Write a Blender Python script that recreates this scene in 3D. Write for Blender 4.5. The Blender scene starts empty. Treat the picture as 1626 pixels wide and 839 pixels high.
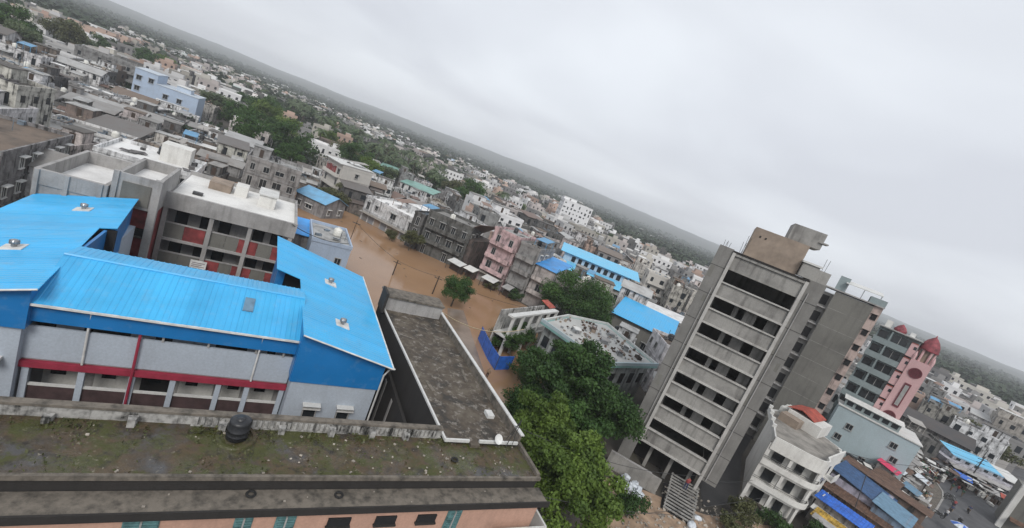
import bpy, math, random
import numpy as np
from mathutils import Vector, Matrix

random.seed(7)
R = math.radians
sc = bpy.context.scene
COL = sc.collection

# ------------------------------------------------------------------ camera, sky, sun, exposure
CAM_H = 28.0
FOCAL = 720.0                      # in photo pixels, photo 1626 wide
PITCH = R(11.04)
ROLL = R(22.0)
cam_d = bpy.data.cameras.new('camera')
cam = bpy.data.objects.new('camera', cam_d)
COL.objects.link(cam)
cam_d.sensor_width = 36.0
cam_d.lens = 36.0 * FOCAL / 1626.0
cam_d.clip_start = 0.1
cam_d.clip_end = 20000.0
cam.matrix_world = (Matrix.Translation((0, 0, CAM_H)) @ Matrix.Rotation(R(90) - PITCH, 4, 'X')
                    @ Matrix.Rotation(ROLL, 4, 'Z'))
sc.camera = cam

SUN_EL, SUN_AZ = R(42), R(172)     # azimuth clockwise from +Y
world = bpy.data.worlds.new('World')
sc.world = world
world.use_nodes = True
wn, wl = world.node_tree.nodes, world.node_tree.links
wn.clear()
w_out = wn.new('ShaderNodeOutputWorld')
w_bg = wn.new('ShaderNodeBackground')
sky = wn.new('ShaderNodeTexSky')
sky.sky_type = 'NISHITA'
sky.sun_disc = False
sky.sun_elevation = SUN_EL
sky.sun_rotation = SUN_AZ
sky.air_density = 1.0
sky.dust_density = 3.0
sky_k = wn.new('ShaderNodeVectorMath'); sky_k.operation = 'SCALE'; sky_k.inputs['Scale'].default_value = 0.08
wl.new(sky.outputs[0], sky_k.inputs[0])
tc = wn.new('ShaderNodeTexCoord')
sep = wn.new('ShaderNodeSeparateXYZ'); wl.new(tc.outputs['Generated'], sep.inputs[0])
zmax = wn.new('ShaderNodeMath'); zmax.operation = 'MAXIMUM'; zmax.inputs[1].default_value = 0.0
wl.new(sep.outputs['Z'], zmax.inputs[0])
zadd = wn.new('ShaderNodeMath'); zadd.operation = 'ADD'; zadd.inputs[1].default_value = 0.16
wl.new(zmax.outputs[0], zadd.inputs[0])
cd = wn.new('ShaderNodeCombineXYZ')
for i in (0, 1):
    dv = wn.new('ShaderNodeMath'); dv.operation = 'DIVIDE'
    wl.new(sep.outputs[i], dv.inputs[0]); wl.new(zadd.outputs[0], dv.inputs[1])
    wl.new(dv.outputs[0], cd.inputs[i])
cl_n = wn.new('ShaderNodeTexNoise')
cl_n.inputs['Scale'].default_value = 0.62
cl_n.inputs['Detail'].default_value = 4.0
cl_n.inputs['Roughness'].default_value = 0.42
cl_n.inputs['Distortion'].default_value = 0.35
wl.new(cd.outputs[0], cl_n.inputs['Vector'])
cl_r = wn.new('ShaderNodeValToRGB')
cl_r.color_ramp.elements[0].position = 0.37
cl_r.color_ramp.elements[0].color = (0.52, 0.54, 0.585, 1)
cl_r.color_ramp.elements[1].position = 0.60
cl_r.color_ramp.elements[1].color = (0.655, 0.685, 0.725, 1)
wl.new(cl_n.outputs['Fac'], cl_r.inputs['Fac'])
mixs = wn.new('ShaderNodeMix'); mixs.data_type = 'RGBA'
mixs.inputs['Factor'].default_value = 0.93
wl.new(sky_k.outputs[0], mixs.inputs['A']); wl.new(cl_r.outputs[0], mixs.inputs['B'])
wl.new(mixs.outputs['Result'], w_bg.inputs['Color'])
w_bg.inputs['Strength'].default_value = 1.0
wl.new(w_bg.outputs[0], w_out.inputs['Surface'])

sun_d = bpy.data.lights.new('sun', 'SUN')
sun_d.energy = 1.5
sun_d.angle = R(22)
sun_d.color = (1.0, 0.97, 0.93)
sun = bpy.data.objects.new('sun', sun_d)
COL.objects.link(sun)
sdir = Vector((math.sin(SUN_AZ) * math.cos(SUN_EL), math.cos(SUN_AZ) * math.cos(SUN_EL), math.sin(SUN_EL)))
sun.rotation_euler = sdir.to_track_quat('Z', 'Y').to_euler()
sun.location = sdir * 300

sc.view_settings.view_transform = 'Standard'
sc.view_settings.look = 'None'
sc.view_settings.gamma = 1.0
sc.view_settings.exposure = 0.5
sc.cycles.use_denoising = True
sc.cycles.max_bounces = 6
sc.cycles.diffuse_bounces = 3
sc.cycles.volume_bounces = 2
sc.cycles.transparent_max_bounces = 8

# ------------------------------------------------------------------ materials
MATS = {}

def nt(name):
    m = bpy.data.materials.new(name)
    m.use_nodes = True
    n, l = m.node_tree.nodes, m.node_tree.links
    b = n['Principled BSDF']
    MATS[name] = m
    return m, n, l, b

def noise(n, l, scale, vec=None, detail=4.0, rough=0.6, sxyz=None):
    t = n.new('ShaderNodeTexNoise')
    t.inputs['Scale'].default_value = scale
    t.inputs['Detail'].default_value = detail
    t.inputs['Roughness'].default_value = rough
    if vec is not None:
        if sxyz:
            mp = n.new('ShaderNodeMapping'); mp.inputs['Scale'].default_value = sxyz
            l.new(vec, mp.inputs['Vector']); vec = mp.outputs[0]
        l.new(vec, t.inputs['Vector'])
    return t.outputs['Fac']

def ramp(n, l, fac, stops):
    r = n.new('ShaderNodeValToRGB')
    el = r.color_ramp.elements
    while len(el) < len(stops):
        el.new(0.5)
    for e, (p, c) in zip(el, stops):
        e.position = p
        e.color = (c, c, c, 1) if isinstance(c, (int, float)) else (*c, 1)
    l.new(fac, r.inputs['Fac'])
    return r.outputs[0]

def mix(n, l, fac, a, b, mode='MIX'):
    m = n.new('ShaderNodeMix'); m.data_type = 'RGBA'; m.blend_type = mode
    for k, v in (('Factor', fac), ('A', a), ('B', b)):
        if isinstance(v, (int, float)):
            m.inputs[k].default_value = v if k == 'Factor' else (v, v, v, 1)
        elif isinstance(v, tuple):
            m.inputs[k].default_value = (*v, 1) if len(v) == 3 else v
        else:
            l.new(v, m.inputs[k])
    return m.outputs['Result']

def bump(n, l, b, height, strength=0.3, dist=0.05):
    bp = n.new('ShaderNodeBump')
    bp.inputs['Strength'].default_value = strength
    bp.inputs['Distance'].default_value = dist
    l.new(height, bp.inputs['Height']); l.new(bp.outputs[0], b.inputs['Normal'])

def pos(n):
    return n.new('ShaderNodeNewGeometry').outputs['Position']

def plain(name, col, rough=0.7, metal=0.0, vary=0.12, scale=1.5, bumps=0.0):
    m, n, l, b = nt(name)
    p = pos(n)
    f = noise(n, l, scale, p, 5)
    dark = tuple(c * (1 - 2.2 * vary) for c in col); lite = tuple(min(1, c * (1 + vary)) for c in col)
    l.new(mix(n, l, ramp(n, l, f, [(0.3, 0.0), (0.7, 1.0)]), dark, lite), b.inputs['Base Color'])
    b.inputs['Roughness'].default_value = rough
    b.inputs['Metallic'].default_value = metal
    if bumps:
        bump(n, l, b, noise(n, l, scale * 6, p, 4), bumps, 0.03)
    return m

def weathered(name, base=None, stain=(0.06, 0.055, 0.05), amount=0.55, streak=1.0, scale=0.5, rough=0.85, use_obj=False):
    """painted / bare masonry with blotches and vertical run-off streaks; colour from the object's own colour if use_obj"""
    m, n, l, b = nt(name)
    p = pos(n)
    if use_obj:
        oi = n.new('ShaderNodeObjectInfo'); base_s = oi.outputs['Color']
    else:
        rgb = n.new('ShaderNodeRGB'); rgb.outputs[0].default_value = (*base, 1); base_s = rgb.outputs[0]
    blot = ramp(n, l, noise(n, l, scale, p, 6, 0.62), [(0.42, 0.0), (0.78, 1.0)])
    stk = ramp(n, l, noise(n, l, 1.6, p, 5, 0.6, (1, 1, 0.12)), [(0.50, 0.0), (0.78, 1.0)])
    fine = noise(n, l, 7.0, p, 4, 0.6)
    c0 = mix(n, l, 0.22, base_s, ramp(n, l, fine, [(0.3, 0.25), (0.7, 1.0)]), 'MULTIPLY')
    sm = n.new('ShaderNodeMath'); sm.operation = 'MULTIPLY_ADD'; sm.use_clamp = True
    l.new(stk, sm.inputs[0]); sm.inputs[1].default_value = streak; l.new(blot, sm.inputs[2])
    ml = n.new('ShaderNodeMath'); ml.operation = 'MULTIPLY'; l.new(sm.outputs[0], ml.inputs[0]); ml.inputs[1].default_value = amount
    l.new(mix(n, l, ml.outputs[0], c0, stain), b.inputs['Base Color'])
    b.inputs['Roughness'].default_value = rough
    bump(n, l, b, fine, 0.25, 0.02)
    return m

weathered('painted_wall', use_obj=True, amount=0.8, streak=1.2, scale=0.7, stain=(0.05, 0.047, 0.045))
weathered('old_wall', use_obj=True, amount=0.97, streak=1.6, scale=0.9, stain=(0.026, 0.025, 0.023))
weathered('clean_wall', use_obj=True, amount=0.22, streak=0.7, stain=(0.18, 0.18, 0.18))
weathered('roof_deck', use_obj=True, amount=0.9, streak=0.1, scale=0.5, stain=(0.04, 0.037, 0.033))
weathered('white_deck', use_obj=True, amount=0.45, streak=0.1, scale=0.3, stain=(0.22, 0.21, 0.2))
weathered('sheet', use_obj=True, amount=0.5, streak=0.15, scale=0.4, stain=(0.09, 0.06, 0.045), rough=0.5)
weathered('tower_concrete', base=(0.31, 0.30, 0.28), amount=0.72, streak=1.1, scale=0.45, stain=(0.09, 0.085, 0.08), rough=0.9)
weathered('pale_concrete', base=(0.47, 0.455, 0.43), amount=0.6, streak=0.8, scale=0.5, stain=(0.16, 0.15, 0.14), rough=0.9)
weathered('tower_pier', base=(0.215, 0.208, 0.195), amount=0.7, streak=0.6, scale=0.35, stain=(0.1, 0.096, 0.09), rough=0.9)
weathered('tower_plaster', base=(0.175, 0.17, 0.152), amount=0.7, streak=0.5, scale=0.16, stain=(0.066, 0.064, 0.058), rough=0.9)
weathered('mould_wall', base=(0.40, 0.39, 0.37), amount=1.0, streak=1.6, scale=2.2, stain=(0.02, 0.02, 0.018), rough=0.92)
weathered('grey_concrete', base=(0.36, 0.35, 0.34), amount=0.6, streak=0.9, scale=0.4, stain=(0.12, 0.115, 0.11), rough=0.9)
weathered('black_wall', base=(0.028, 0.025, 0.023), amount=0.6, streak=1.0, scale=0.6, stain=(0.014, 0.013, 0.012), rough=0.95)
weathered('ledge_concrete', base=(0.175, 0.152, 0.125), amount=1.0, streak=0.5, scale=1.9, stain=(0.028, 0.026, 0.022), rough=0.95)
weathered('pink_plaster', base=(0.52, 0.315, 0.235), amount=0.35, streak=0.8, scale=0.5, stain=(0.2, 0.13, 0.1), rough=0.9)
weathered('school_grey', base=(0.42, 0.475, 0.54), amount=0.22, streak=0.7, scale=0.3, stain=(0.2, 0.21, 0.22), rough=0.8)
weathered('white_trim', base=(0.62, 0.62, 0.60), amount=0.35, streak=0.8, scale=0.6, stain=(0.25, 0.24, 0.22), rough=0.8)
weathered('cream_wall', base=(0.68, 0.67, 0.635), amount=0.3, streak=1.0, scale=0.4, stain=(0.22, 0.2, 0.18), rough=0.8)
weathered('pink_tower', base=(0.60, 0.385, 0.385), amount=0.22, streak=0.7, scale=0.3, stain=(0.25, 0.14, 0.14), rough=0.8)
weathered('sage_wall', base=(0.25, 0.30, 0.305), amount=0.35, streak=0.7, scale=0.3, stain=(0.1, 0.12, 0.12), rough=0.8)
weathered('iceblue_wall', base=(0.38, 0.47, 0.50), amount=0.3, streak=0.4, scale=0.25, stain=(0.2, 0.22, 0.22), rough=0.8)
plain('red_panel', (0.25, 0.045, 0.045), 0.7, vary=0.25, scale=0.8)
plain('red_trim', (0.30, 0.028, 0.055), 0.6)
plain('painted_shade', (0.012, 0.012, 0.013), 0.9)  # near-black paint standing in for the shade inside openings and rooms
plain('dark_glass', (0.022, 0.026, 0.03), 0.12)
plain('wood_dark', (0.05, 0.032, 0.022), 0.7)
plain('maroon_wall', (0.06, 0.035, 0.035), 0.8, vary=0.2)
plain('frame_grey', (0.32, 0.32, 0.31), 0.7)
plain('frame_white', (0.62, 0.62, 0.6), 0.7)
plain('metal_grey', (0.34, 0.35, 0.36), 0.4, 0.7)
plain('metal_dark', (0.06, 0.06, 0.06), 0.5, 0.4)
plain('tank_black', (0.018, 0.019, 0.022), 0.42, vary=0.2)
plain('tank_white', (0.66, 0.65, 0.6), 0.5)
plain('teal_shutter', (0.10, 0.21, 0.215), 0.6, vary=0.25, scale=3)
plain('blue_tarp', (0.02, 0.13, 0.55), 0.45, vary=0.2, scale=1.2, bumps=0.5)
plain('navy_wall', (0.035, 0.09, 0.20), 0.6, vary=0.2)
plain('steel_blue', (0.13, 0.235, 0.33), 0.6, vary=0.15)
plain('yellow_tarp', (0.48, 0.31, 0.06), 0.6, vary=0.3, bumps=0.5)
plain('white_plastic', (0.62, 0.66, 0.70), 0.5, vary=0.2, scale=3)
plain('pink_tarp', (0.62, 0.05, 0.13), 0.6)
plain('red_tile', (0.36, 0.07, 0.045), 0.7, vary=0.25, scale=1.2)
plain('dome_red', (0.24, 0.05, 0.062), 0.7, vary=0.3, scale=1.2)
plain('maroon_ring', (0.13, 0.025, 0.035), 0.6)
plain('tin_rust', (0.13, 0.075, 0.05), 0.6, vary=0.3)
plain('asphalt', (0.085, 0.085, 0.088), 0.75, vary=0.18, scale=0.4)
plain('kerb', (0.32, 0.31, 0.29), 0.9)
plain('sand', (0.34, 0.24, 0.165), 0.95, vary=0.25, scale=0.6, bumps=0.5)
plain('painted_ground_shade', (0.028, 0.027, 0.027), 0.5, vary=0.2, scale=0.5)  # near-black ground colour with shade painted in
plain('wet_lane', (0.21, 0.155, 0.112), 0.25, vary=0.15, scale=0.3)
plain('brick_bare', (0.27, 0.215, 0.17), 0.9, vary=0.14, scale=0.8)
plain('rubber', (0.015, 0.015, 0.015), 0.8)
plain('skin', (0.18, 0.09, 0.055), 0.6)
plain('bark', (0.075, 0.06, 0.045), 0.95, vary=0.3, scale=3, bumps=0.6)
plain('wire', (0.03, 0.03, 0.03), 0.6)
plain('hose', (0.42, 0.34, 0.22), 0.6)
plain('rubble', (0.38, 0.34, 0.29), 0.95, vary=0.35, scale=2.0)
plain('sign_white', (0.7, 0.7, 0.68), 0.5)
plain('sign_ink', (0.22, 0.18, 0.2), 0.7)

# bright blue profiled roofing
def blue_sheet(name, col):
    m, n, l, b = nt(name)
    p = pos(n)
    f = noise(n, l, 0.35, p, 5)
    f2 = ramp(n, l, noise(n, l, 1.3, p, 4, 0.6), [(0.55, 0.0), (0.8, 1.0)])
    c = mix(n, l, ramp(n, l, f, [(0.35, 0.0), (0.65, 1.0)]), tuple(x * 0.86 for x in col), col)
    sm = n.new('ShaderNodeMath'); sm.operation = 'MULTIPLY'; l.new(f2, sm.inputs[0]); sm.inputs[1].default_value = 0.22
    oi = n.new('ShaderNodeObjectInfo')
    c = mix(n, l, sm.outputs[0], c, (0.3, 0.38, 0.42))
    stx = ramp(n, l, noise(n, l, 0.9, p, 5, 0.65), [(0.60, 0.0), (0.72, 1.0)])
    sx = n.new('ShaderNodeMath'); sx.operation = 'MULTIPLY'; l.new(stx, sx.inputs[0]); sx.inputs[1].default_value = 0.16
    c = mix(n, l, sx.outputs[0], c, (0.10, 0.12, 0.13))
    l.new(mix(n, l, 1.0, c, oi.outputs['Color'], 'MULTIPLY'), b.inputs['Base Color'])
    l.new(ramp(n, l, f, [(0.35, 0.28), (0.65, 0.5)]), b.inputs['Roughness'])
blue_sheet('blue_roof', (0.048, 0.40, 0.73))
blue_sheet('blue_clad', (0.010, 0.17, 0.45))
blue_sheet('sky_roof', (0.15, 0.50, 0.74))

# mossy terrace
m, n, l, b = nt('mossy_deck')
p = pos(n)
big = noise(n, l, 0.42, p, 6, 0.62)
c = ramp(n, l, big, [(0.36, (0.070, 0.068, 0.068)), (0.45, (0.062, 0.046, 0.030)), (0.53, (0.082, 0.056, 0.030)), (0.60, (0.056, 0.050, 0.020)), (0.70, (0.11, 0.095, 0.07))])
moss = ramp(n, l, noise(n, l, 0.75, p, 7, 0.72), [(0.47, 0.0), (0.57, 1.0)])
c = mix(n, l, moss, c, (0.052, 0.056, 0.013))
drk = ramp(n, l, noise(n, l, 1.7, p, 6, 0.7), [(0.52, 0.0), (0.68, 1.0)])
c = mix(n, l, drk, c, (0.024, 0.020, 0.015))
spk = ramp(n, l, noise(n, l, 4.2, p, 5, 0.7), [(0.58, 0.0), (0.66, 1.0)])
sp2 = ramp(n, l, noise(n, l, 0.55, p, 3, 0.6), [(0.50, 0.0), (0.60, 1.0)])
mm = n.new('ShaderNodeMath'); mm.operation = 'MULTIPLY'; l.new(spk, mm.inputs[0]); l.new(sp2, mm.inputs[1])
c = mix(n, l, mm.outputs[0], c, (0.24, 0.215, 0.165))
l.new(c, b.inputs['Base Color'])
wet = ramp(n, l, noise(n, l, 0.35, p, 3), [(0.42, 0.06), (0.54, 0.85)])
l.new(wet, b.inputs['Roughness'])
bump(n, l, b, noise(n, l, 4.0, p, 6, 0.7), 0.7, 0.08)

# annex deck: grey brown with chalky patches
m, n, l, b = nt('annex_deck')
p = pos(n)
c = ramp(n, l, noise(n, l, 0.6, p, 6, 0.65), [(0.38, (0.032, 0.028, 0.023)), (0.5, (0.068, 0.053, 0.038)), (0.62, (0.105, 0.088, 0.066))])
ch = ramp(n, l, noise(n, l, 1.4, p, 8, 0.75), [(0.53, 0.0), (0.63, 1.0)])
c = mix(n, l, ch, c, (0.21, 0.19, 0.165))
l.new(c, b.inputs['Base Color']); b.inputs['Roughness'].default_value = 0.85
bump(n, l, b, noise(n, l, 5.0, p, 5), 0.5, 0.05)

# flood water
m, n, l, b = nt('flood')
p = pos(n)
f = noise(n, l, 0.06, p, 5, 0.55)
l.new(ramp(n, l, f, [(0.3, (0.25, 0.148, 0.082)), (0.7, (0.325, 0.20, 0.115))]), b.inputs['Base Color'])
b.inputs['Roughness'].default_value = 0.1
b.inputs['IOR'].default_value = 1.33
bump(n, l, b, noise(n, l, 1.4, p, 4, 0.6), 0.22, 0.05)

# ground
m, n, l, b = nt('ground')
p = pos(n)
c = ramp(n, l, noise(n, l, 0.08, p, 6, 0.6), [(0.32, (0.028, 0.026, 0.022)), (0.5, (0.055, 0.048, 0.04)), (0.66, (0.095, 0.083, 0.066))])
gr = ramp(n, l, noise(n, l, 0.02, p, 5, 0.6), [(0.56, 0.0), (0.66, 1.0)])
c = mix(n, l, gr, c, (0.05, 0.06, 0.025))
l.new(c, b.inputs['Base Color']); b.inputs['Roughness'].default_value = 0.95

def leaf_mat(name, dark, lite, trans=0.25):
    m, n, l, b = nt(name)
    a = n.new('ShaderNodeAttribute'); a.attribute_name = 'tone'
    c = mix(n, l, a.outputs['Fac'], dark, lite)
    l.new(c, b.inputs['Base Color']); b.inputs['Roughness'].default_value = 0.6
    b.inputs['Specular IOR Level'].default_value = 0.25
    tr = n.new('ShaderNodeBsdfTranslucent'); l.new(c, tr.inputs['Color'])
    mx = n.new('ShaderNodeMixShader'); mx.inputs[0].default_value = trans
    l.new(b.outputs[0], mx.inputs[1]); l.new(tr.outputs[0], mx.inputs[2])
    l.new(mx.outputs[0], n['Material Output'].inputs['Surface'])
leaf_mat('leaf_bright', (0.028, 0.058, 0.010), (0.15, 0.225, 0.042))
leaf_mat('leaf_dark', (0.014, 0.040, 0.012), (0.065, 0.125, 0.032))
leaf_mat('leaf_round', (0.016, 0.045, 0.011), (0.075, 0.145, 0.035))
leaf_mat('leaf_far', (0.014, 0.030, 0.014), (0.042, 0.062, 0.028), 0.15)
leaf_mat('leaf_olive', (0.05, 0.058, 0.022), (0.11, 0.115, 0.05), 0.15)
leaf_mat('leaf_palm', (0.04, 0.07, 0.034), (0.14, 0.175, 0.09), 0.15)

m, n, l, b = nt('far_masonry')
a = n.new('ShaderNodeVertexColor'); a.layer_name = 'tint'
l.new(a.outputs[0], b.inputs['Base Color']); b.inputs['Roughness'].default_value = 0.9
M = MATS

# ------------------------------------------------------------------ mesh helpers
class MB:
    """collects faces; build() links them as one mesh object"""
    def __init__(s, off=(0, 0, 0)):
        s.v = []; s.f = []; s.mi = []; s.off = off; s.cur = 0
    def add(s, vs, fs):
        k = len(s.v); o = s.off
        s.v += [(x - o[0], y - o[1], z - o[2]) for x, y, z in vs]
        s.f += [tuple(i + k for i in f) for f in fs]
        s.mi += [s.cur] * len(fs)
        return s
    def box(s, x0, x1, y0, y1, z0, z1):
        if x0 > x1: x0, x1 = x1, x0
        if y0 > y1: y0, y1 = y1, y0
        if z0 > z1: z0, z1 = z1, z0
        return s.add([(x0, y0, z0), (x1, y0, z0), (x1, y1, z0), (x0, y1, z0), (x0, y0, z1), (x1, y0, z1), (x1, y1, z1), (x0, y1, z1)],
                     [(0, 3, 2, 1), (4, 5, 6, 7), (0, 1, 5, 4), (1, 2, 6, 5), (2, 3, 7, 6), (3, 0, 4, 7)])
    def obox(s, c, rz, sx, sy, sz, tilt=0.0):
        """box of size sx,sy,sz, centre of base c, turned rz, tilted about its own x"""
        ca, sa = math.cos(rz), math.sin(rz); ct, st = math.cos(tilt), math.sin(tilt)
        vs = []
        for z in (0, sz):
            for x, y in ((-sx / 2, -sy / 2), (sx / 2, -sy / 2), (sx / 2, sy / 2), (-sx / 2, sy / 2)):
                y2, z2 = y * ct - z * st, y * st + z * ct
                vs.append((c[0] + x * ca - y2 * sa, c[1] + x * sa + y2 * ca, c[2] + z2))
        return s.add(vs, [(0, 3, 2, 1), (4, 5, 6, 7), (0, 1, 5, 4), (1, 2, 6, 5), (2, 3, 7, 6), (3, 0, 4, 7)])
    def prism(s, poly, z0, z1):
        """poly: ccw list of (x,y) or (x,y,ztop); vertical prism"""
        n = len(poly)
        vs = [(p[0], p[1], z0) for p in poly] + [(p[0], p[1], p[2] if len(p) > 2 else z1) for p in poly]
        fs = [tuple(range(n - 1, -1, -1)), tuple(range(n, 2 * n))] + [(i, (i + 1) % n, n + (i + 1) % n, n + i) for i in range(n)]
        return s.add(vs, fs)
    def slab(s, poly, t):
        """poly of (x,y,z) sheet given thickness t downwards"""
        n = len(poly)
        vs = [(p[0], p[1], p[2] - t) for p in poly] + list(poly)
        fs = [tuple(range(n - 1, -1, -1)), tuple(range(n, 2 * n))] + [(i, (i + 1) % n, n + (i + 1) % n, n + i) for i in range(n)]
        return s.add(vs, fs)
    def tube(s, pts, r, n=6, r1=None):
        pts = [Vector(p) for p in pts]; k = len(pts)
        vs, fs = [], []
        for i, p in enumerate(pts):
            d = (pts[min(i + 1, k - 1)] - pts[max(i - 1, 0)]).normalized()
            u = d.cross(Vector((0, 0, 1)) if abs(d.z) < 0.95 else Vector((1, 0, 0))).normalized(); w = d.cross(u)
            rr = r if r1 is None else r + (r1 - r) * i / (k - 1)
            for j in range(n):
                a = 2 * math.pi * j / n
                vs.append(tuple(p + u * (rr * math.cos(a)) + w * (rr * math.sin(a))))
        for i in range(k - 1):
            for j in range(n):
                fs.append((i * n + j, i * n + (j + 1) % n, (i + 1) * n + (j + 1) % n, (i + 1) * n + j))
        fs.append(tuple(range(n - 1, -1, -1))); fs.append(tuple((k - 1) * n + j for j in range(n)))
        return s.add(vs, fs)
    def lathe(s, c, prof, n=16, cap=True):
        vs, fs = [], []
        for r, z in prof:
            for j in range(n):
                a = 2 * math.pi * j / n
                vs.append((c[0] + r * math.cos(a), c[1] + r * math.sin(a), c[2] + z))
        for i in range(len(prof) - 1):
            for j in range(n):
                fs.append((i * n + j, i * n + (j + 1) % n, (i + 1) * n + (j + 1) % n, (i + 1) * n + j))
        if cap:
            fs.append(tuple(range(n - 1, -1, -1))); fs.append(tuple((len(prof) - 1) * n + j for j in range(n)))
        return s.add(vs, fs)
    def mesh(s, name, mats):
        me = bpy.data.meshes.new(name)
        me.from_pydata(s.v, [], s.f)
        for m_ in (mats if isinstance(mats, (list, tuple)) else [mats]):
            me.materials.append(M[m_])
        if any(s.mi):
            me.polygons.foreach_set('material_index', s.mi)
        me.update()
        return me
    def build(s, name, mats, parent=None, color=None, smooth=False):
        me = s.mesh(name, mats)
        if smooth:
            me.polygons.foreach_set('use_smooth', [True] * len(me.polygons))
        return link(name, me, parent, color)

def link(name, me, parent=None, color=None, loc=None, rz=None):
    o = bpy.data.objects.new(name, me); COL.objects.link(o)
    o.parent = parent
    if color is not None:
        o.color = (*color, 1)
    if loc is not None:
        o.location = loc
    if rz is not None:
        o.rotation_euler = (0, 0, rz)
    return o

def tag(o, label, cat, group=None, kind=None):
    o['label'] = label; o['category'] = cat
    if group: o['group'] = group
    if kind: o['kind'] = kind
    return o

def thing(name, label, cat, loc=(0, 0, 0), rz=0.0, group=None):
    o = bpy.data.objects.new(name, None); COL.objects.link(o)
    o.empty_display_size = 0.5
    o.location = loc; o.rotation_euler = (0, 0, rz)
    return tag(o, label, cat, group)

def struct(o, label=None):
    o['kind'] = 'structure'
    if label: o['label'] = label
    return o

def corr_sheet(p00, p10, p11, p01, pitch=0.4, h=0.035, t=0.05):
    """profiled sheet between four corners (ribs run p00->p01); returns verts, faces"""
    p00, p10, p11, p01 = map(Vector, (p00, p10, p11, p01))
    L = (p10 - p00).length; n = max(2, int(L / pitch))
    nrm = (p10 - p00).cross(p01 - p00).normalized()
    if nrm.z < 0: nrm = -nrm
    prof = []
    for i in range(n):
        for fr, hh in ((0, 0), (0.62, 0), (0.70, h), (0.92, h)):
            prof.append(((i + fr) / n, hh))
    prof.append((1, 0))
    vs, fs = [], []
    for u, hh in prof:
        a = p00.lerp(p10, u) + nrm * hh; b_ = p01.lerp(p11, u) + nrm * hh
        vs += [tuple(a), tuple(b_)]
    for i in range(len(prof) - 1):
        fs.append((2 * i, 2 * i + 2, 2 * i + 3, 2 * i + 1))
    k = len(vs)
    for q in (p00, p10, p11, p01):
        vs.append(tuple(q - nrm * t))
    e = 2 * (len(prof) - 1)
    fs += [(k + 3, k + 2, k + 1, k), (0, 1, k + 3, k), (e + 1, e, k + 1, k + 2)]
    fs.append(tuple([k, k + 1] + [2 * i for i in range(len(prof) - 1, -1, -1)]))
    fs.append(tuple([k + 2, k + 3] + [2 * i + 1 for i in range(len(prof))]))
    return vs, fs

CA, SA = math.cos(R(30)), math.sin(R(30))
def W30(a, b, z=0.0):
    return (a * CA - b * SA, a * SA + b * CA, z)

# ------------------------------------------------------------------ the setting
g = MB(); g.add([(-6400, -300, 0), (6400, -300, 0), (6400, 6400, 0), (-6400, 6400, 0)], [(0, 1, 2, 3)])
struct(g.build('ground', 'ground'))

wt = MB(); wt.prism([(-70, 84), (-34, 56), (-21.5, 44), (9, 44), (11, 66), (9, 101), (-18, 113), (-45, 123), (-70, 126)], -0.4, 0.16)
struct(wt.build('flood_water', 'flood'), 'brown muddy flood water filling the street')
lane = MB()
lane.slab([(-3.5, 60, 0.19), (0.2, 56, 0.19), (2.2, 60, 0.19), (-5.2, 82, 0.19), (-8.0, 80, 0.19)], 0.25)
struct(lane.build('lane', 'wet_lane'), 'wet grey brown lane rising out of the flood water')

rd = MB(); rd.prism([(60, 46), (150, 46), (210, 150), (150, 150), (104.5, 97.6), (99.7, 89.7), (95.8, 85.4), (88, 78.3), (82, 73.6), (76.8, 69.7), (66, 60)], -0.2, 0.03)
struct(rd.build('road', 'asphalt'))
kb = [(112, 110), (104.5, 97.6), (99.7, 89.7), (95.8, 85.4), (88.0, 78.3), (82.0, 73.6), (76.8, 69.7), (66, 60)]
pv = MB(); pv.prism([(60, 64)] + [(x, y) for x, y in kb[::-1]] + [(100, 110)], -0.2, 0.13)
struct(pv.build('pavement', 'ledge_concrete'))
ke = MB()
for (x0, y0), (x1, y1) in zip(kb[:-1], kb[1:]):
    L = math.hypot(x1 - x0, y1 - y0)
    ke.obox(((x0 + x1) / 2, (y0 + y1) / 2, -0.05), math.atan2(y1 - y0, x1 - x0), L, 0.3, 0.26)
struct(ke.build('kerb', 'kerb'))
sd = MB(); sd.prism([(15, 36), (30, 36), (46, 44), (42, 51), (31, 47.5), (24, 47.5), (18.5, 47)], -0.3, 0.02)
struct(sd.build('dirt_yard', 'sand'))

al = MB(); al.prism([(31.5, 48.8), (38.2, 53.5), (45, 67.5), (60, 90), (50, 92), (36, 66)], -.2, .035)  # shade of the narrow alley, painted as a near-black ground sheet
struct(al.build('alley', 'painted_ground_shade'), 'alley with shade painted dark between the grey tower and the white house')

# hills at the horizon and woods on the plain before them
def vnoise(x, y):
    return (math.sin(x * 0.0031 + 1.3) * math.cos(y * 0.0023 + 0.4) + 0.6 * math.sin(x * 0.0071 + y * 0.0052 + 2.0) + 0.35 * math.sin(x * 0.017 - y * 0.013)
            + 0.2 * math.sin(x * 0.041 + y * 0.027))
def hill_h(az, rr):
    """height of the hill terrain at azimuth (deg from +Y, right positive) and distance"""
    k = max(0.0, (rr - 1900) / 3300.0); k = k * k * (3 - 2 * k) if k < 1 else 1.0
    ridge = 62 + 66 * math.exp(-((az - 2) / 22.0) ** 2) - 14 * math.exp(-((az - 45) / 12.0) ** 2)
    x, y = rr * math.sin(R(az)), rr * math.cos(R(az))
    return k * (ridge + 6.0 * vnoise(x, y))
hb = MB(); NA, NR = 150, 34
vs = []
for i in range(NA + 1):
    az = -64 + 128 * i / NA
    for j in range(NR + 1):
        rr = 1800 + 4200 * j / NR
        vs.append((rr * math.sin(R(az)), rr * math.cos(R(az)), hill_h(az, rr) + (0.3 if j else -1)))
fs = [(i * (NR + 1) + j, (i + 1) * (NR + 1) + j, (i + 1) * (NR + 1) + j + 1, i * (NR + 1) + j + 1) for i in range(NA) for j in range(NR)]
hb.add(vs, [f[::-1] for f in fs])
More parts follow.
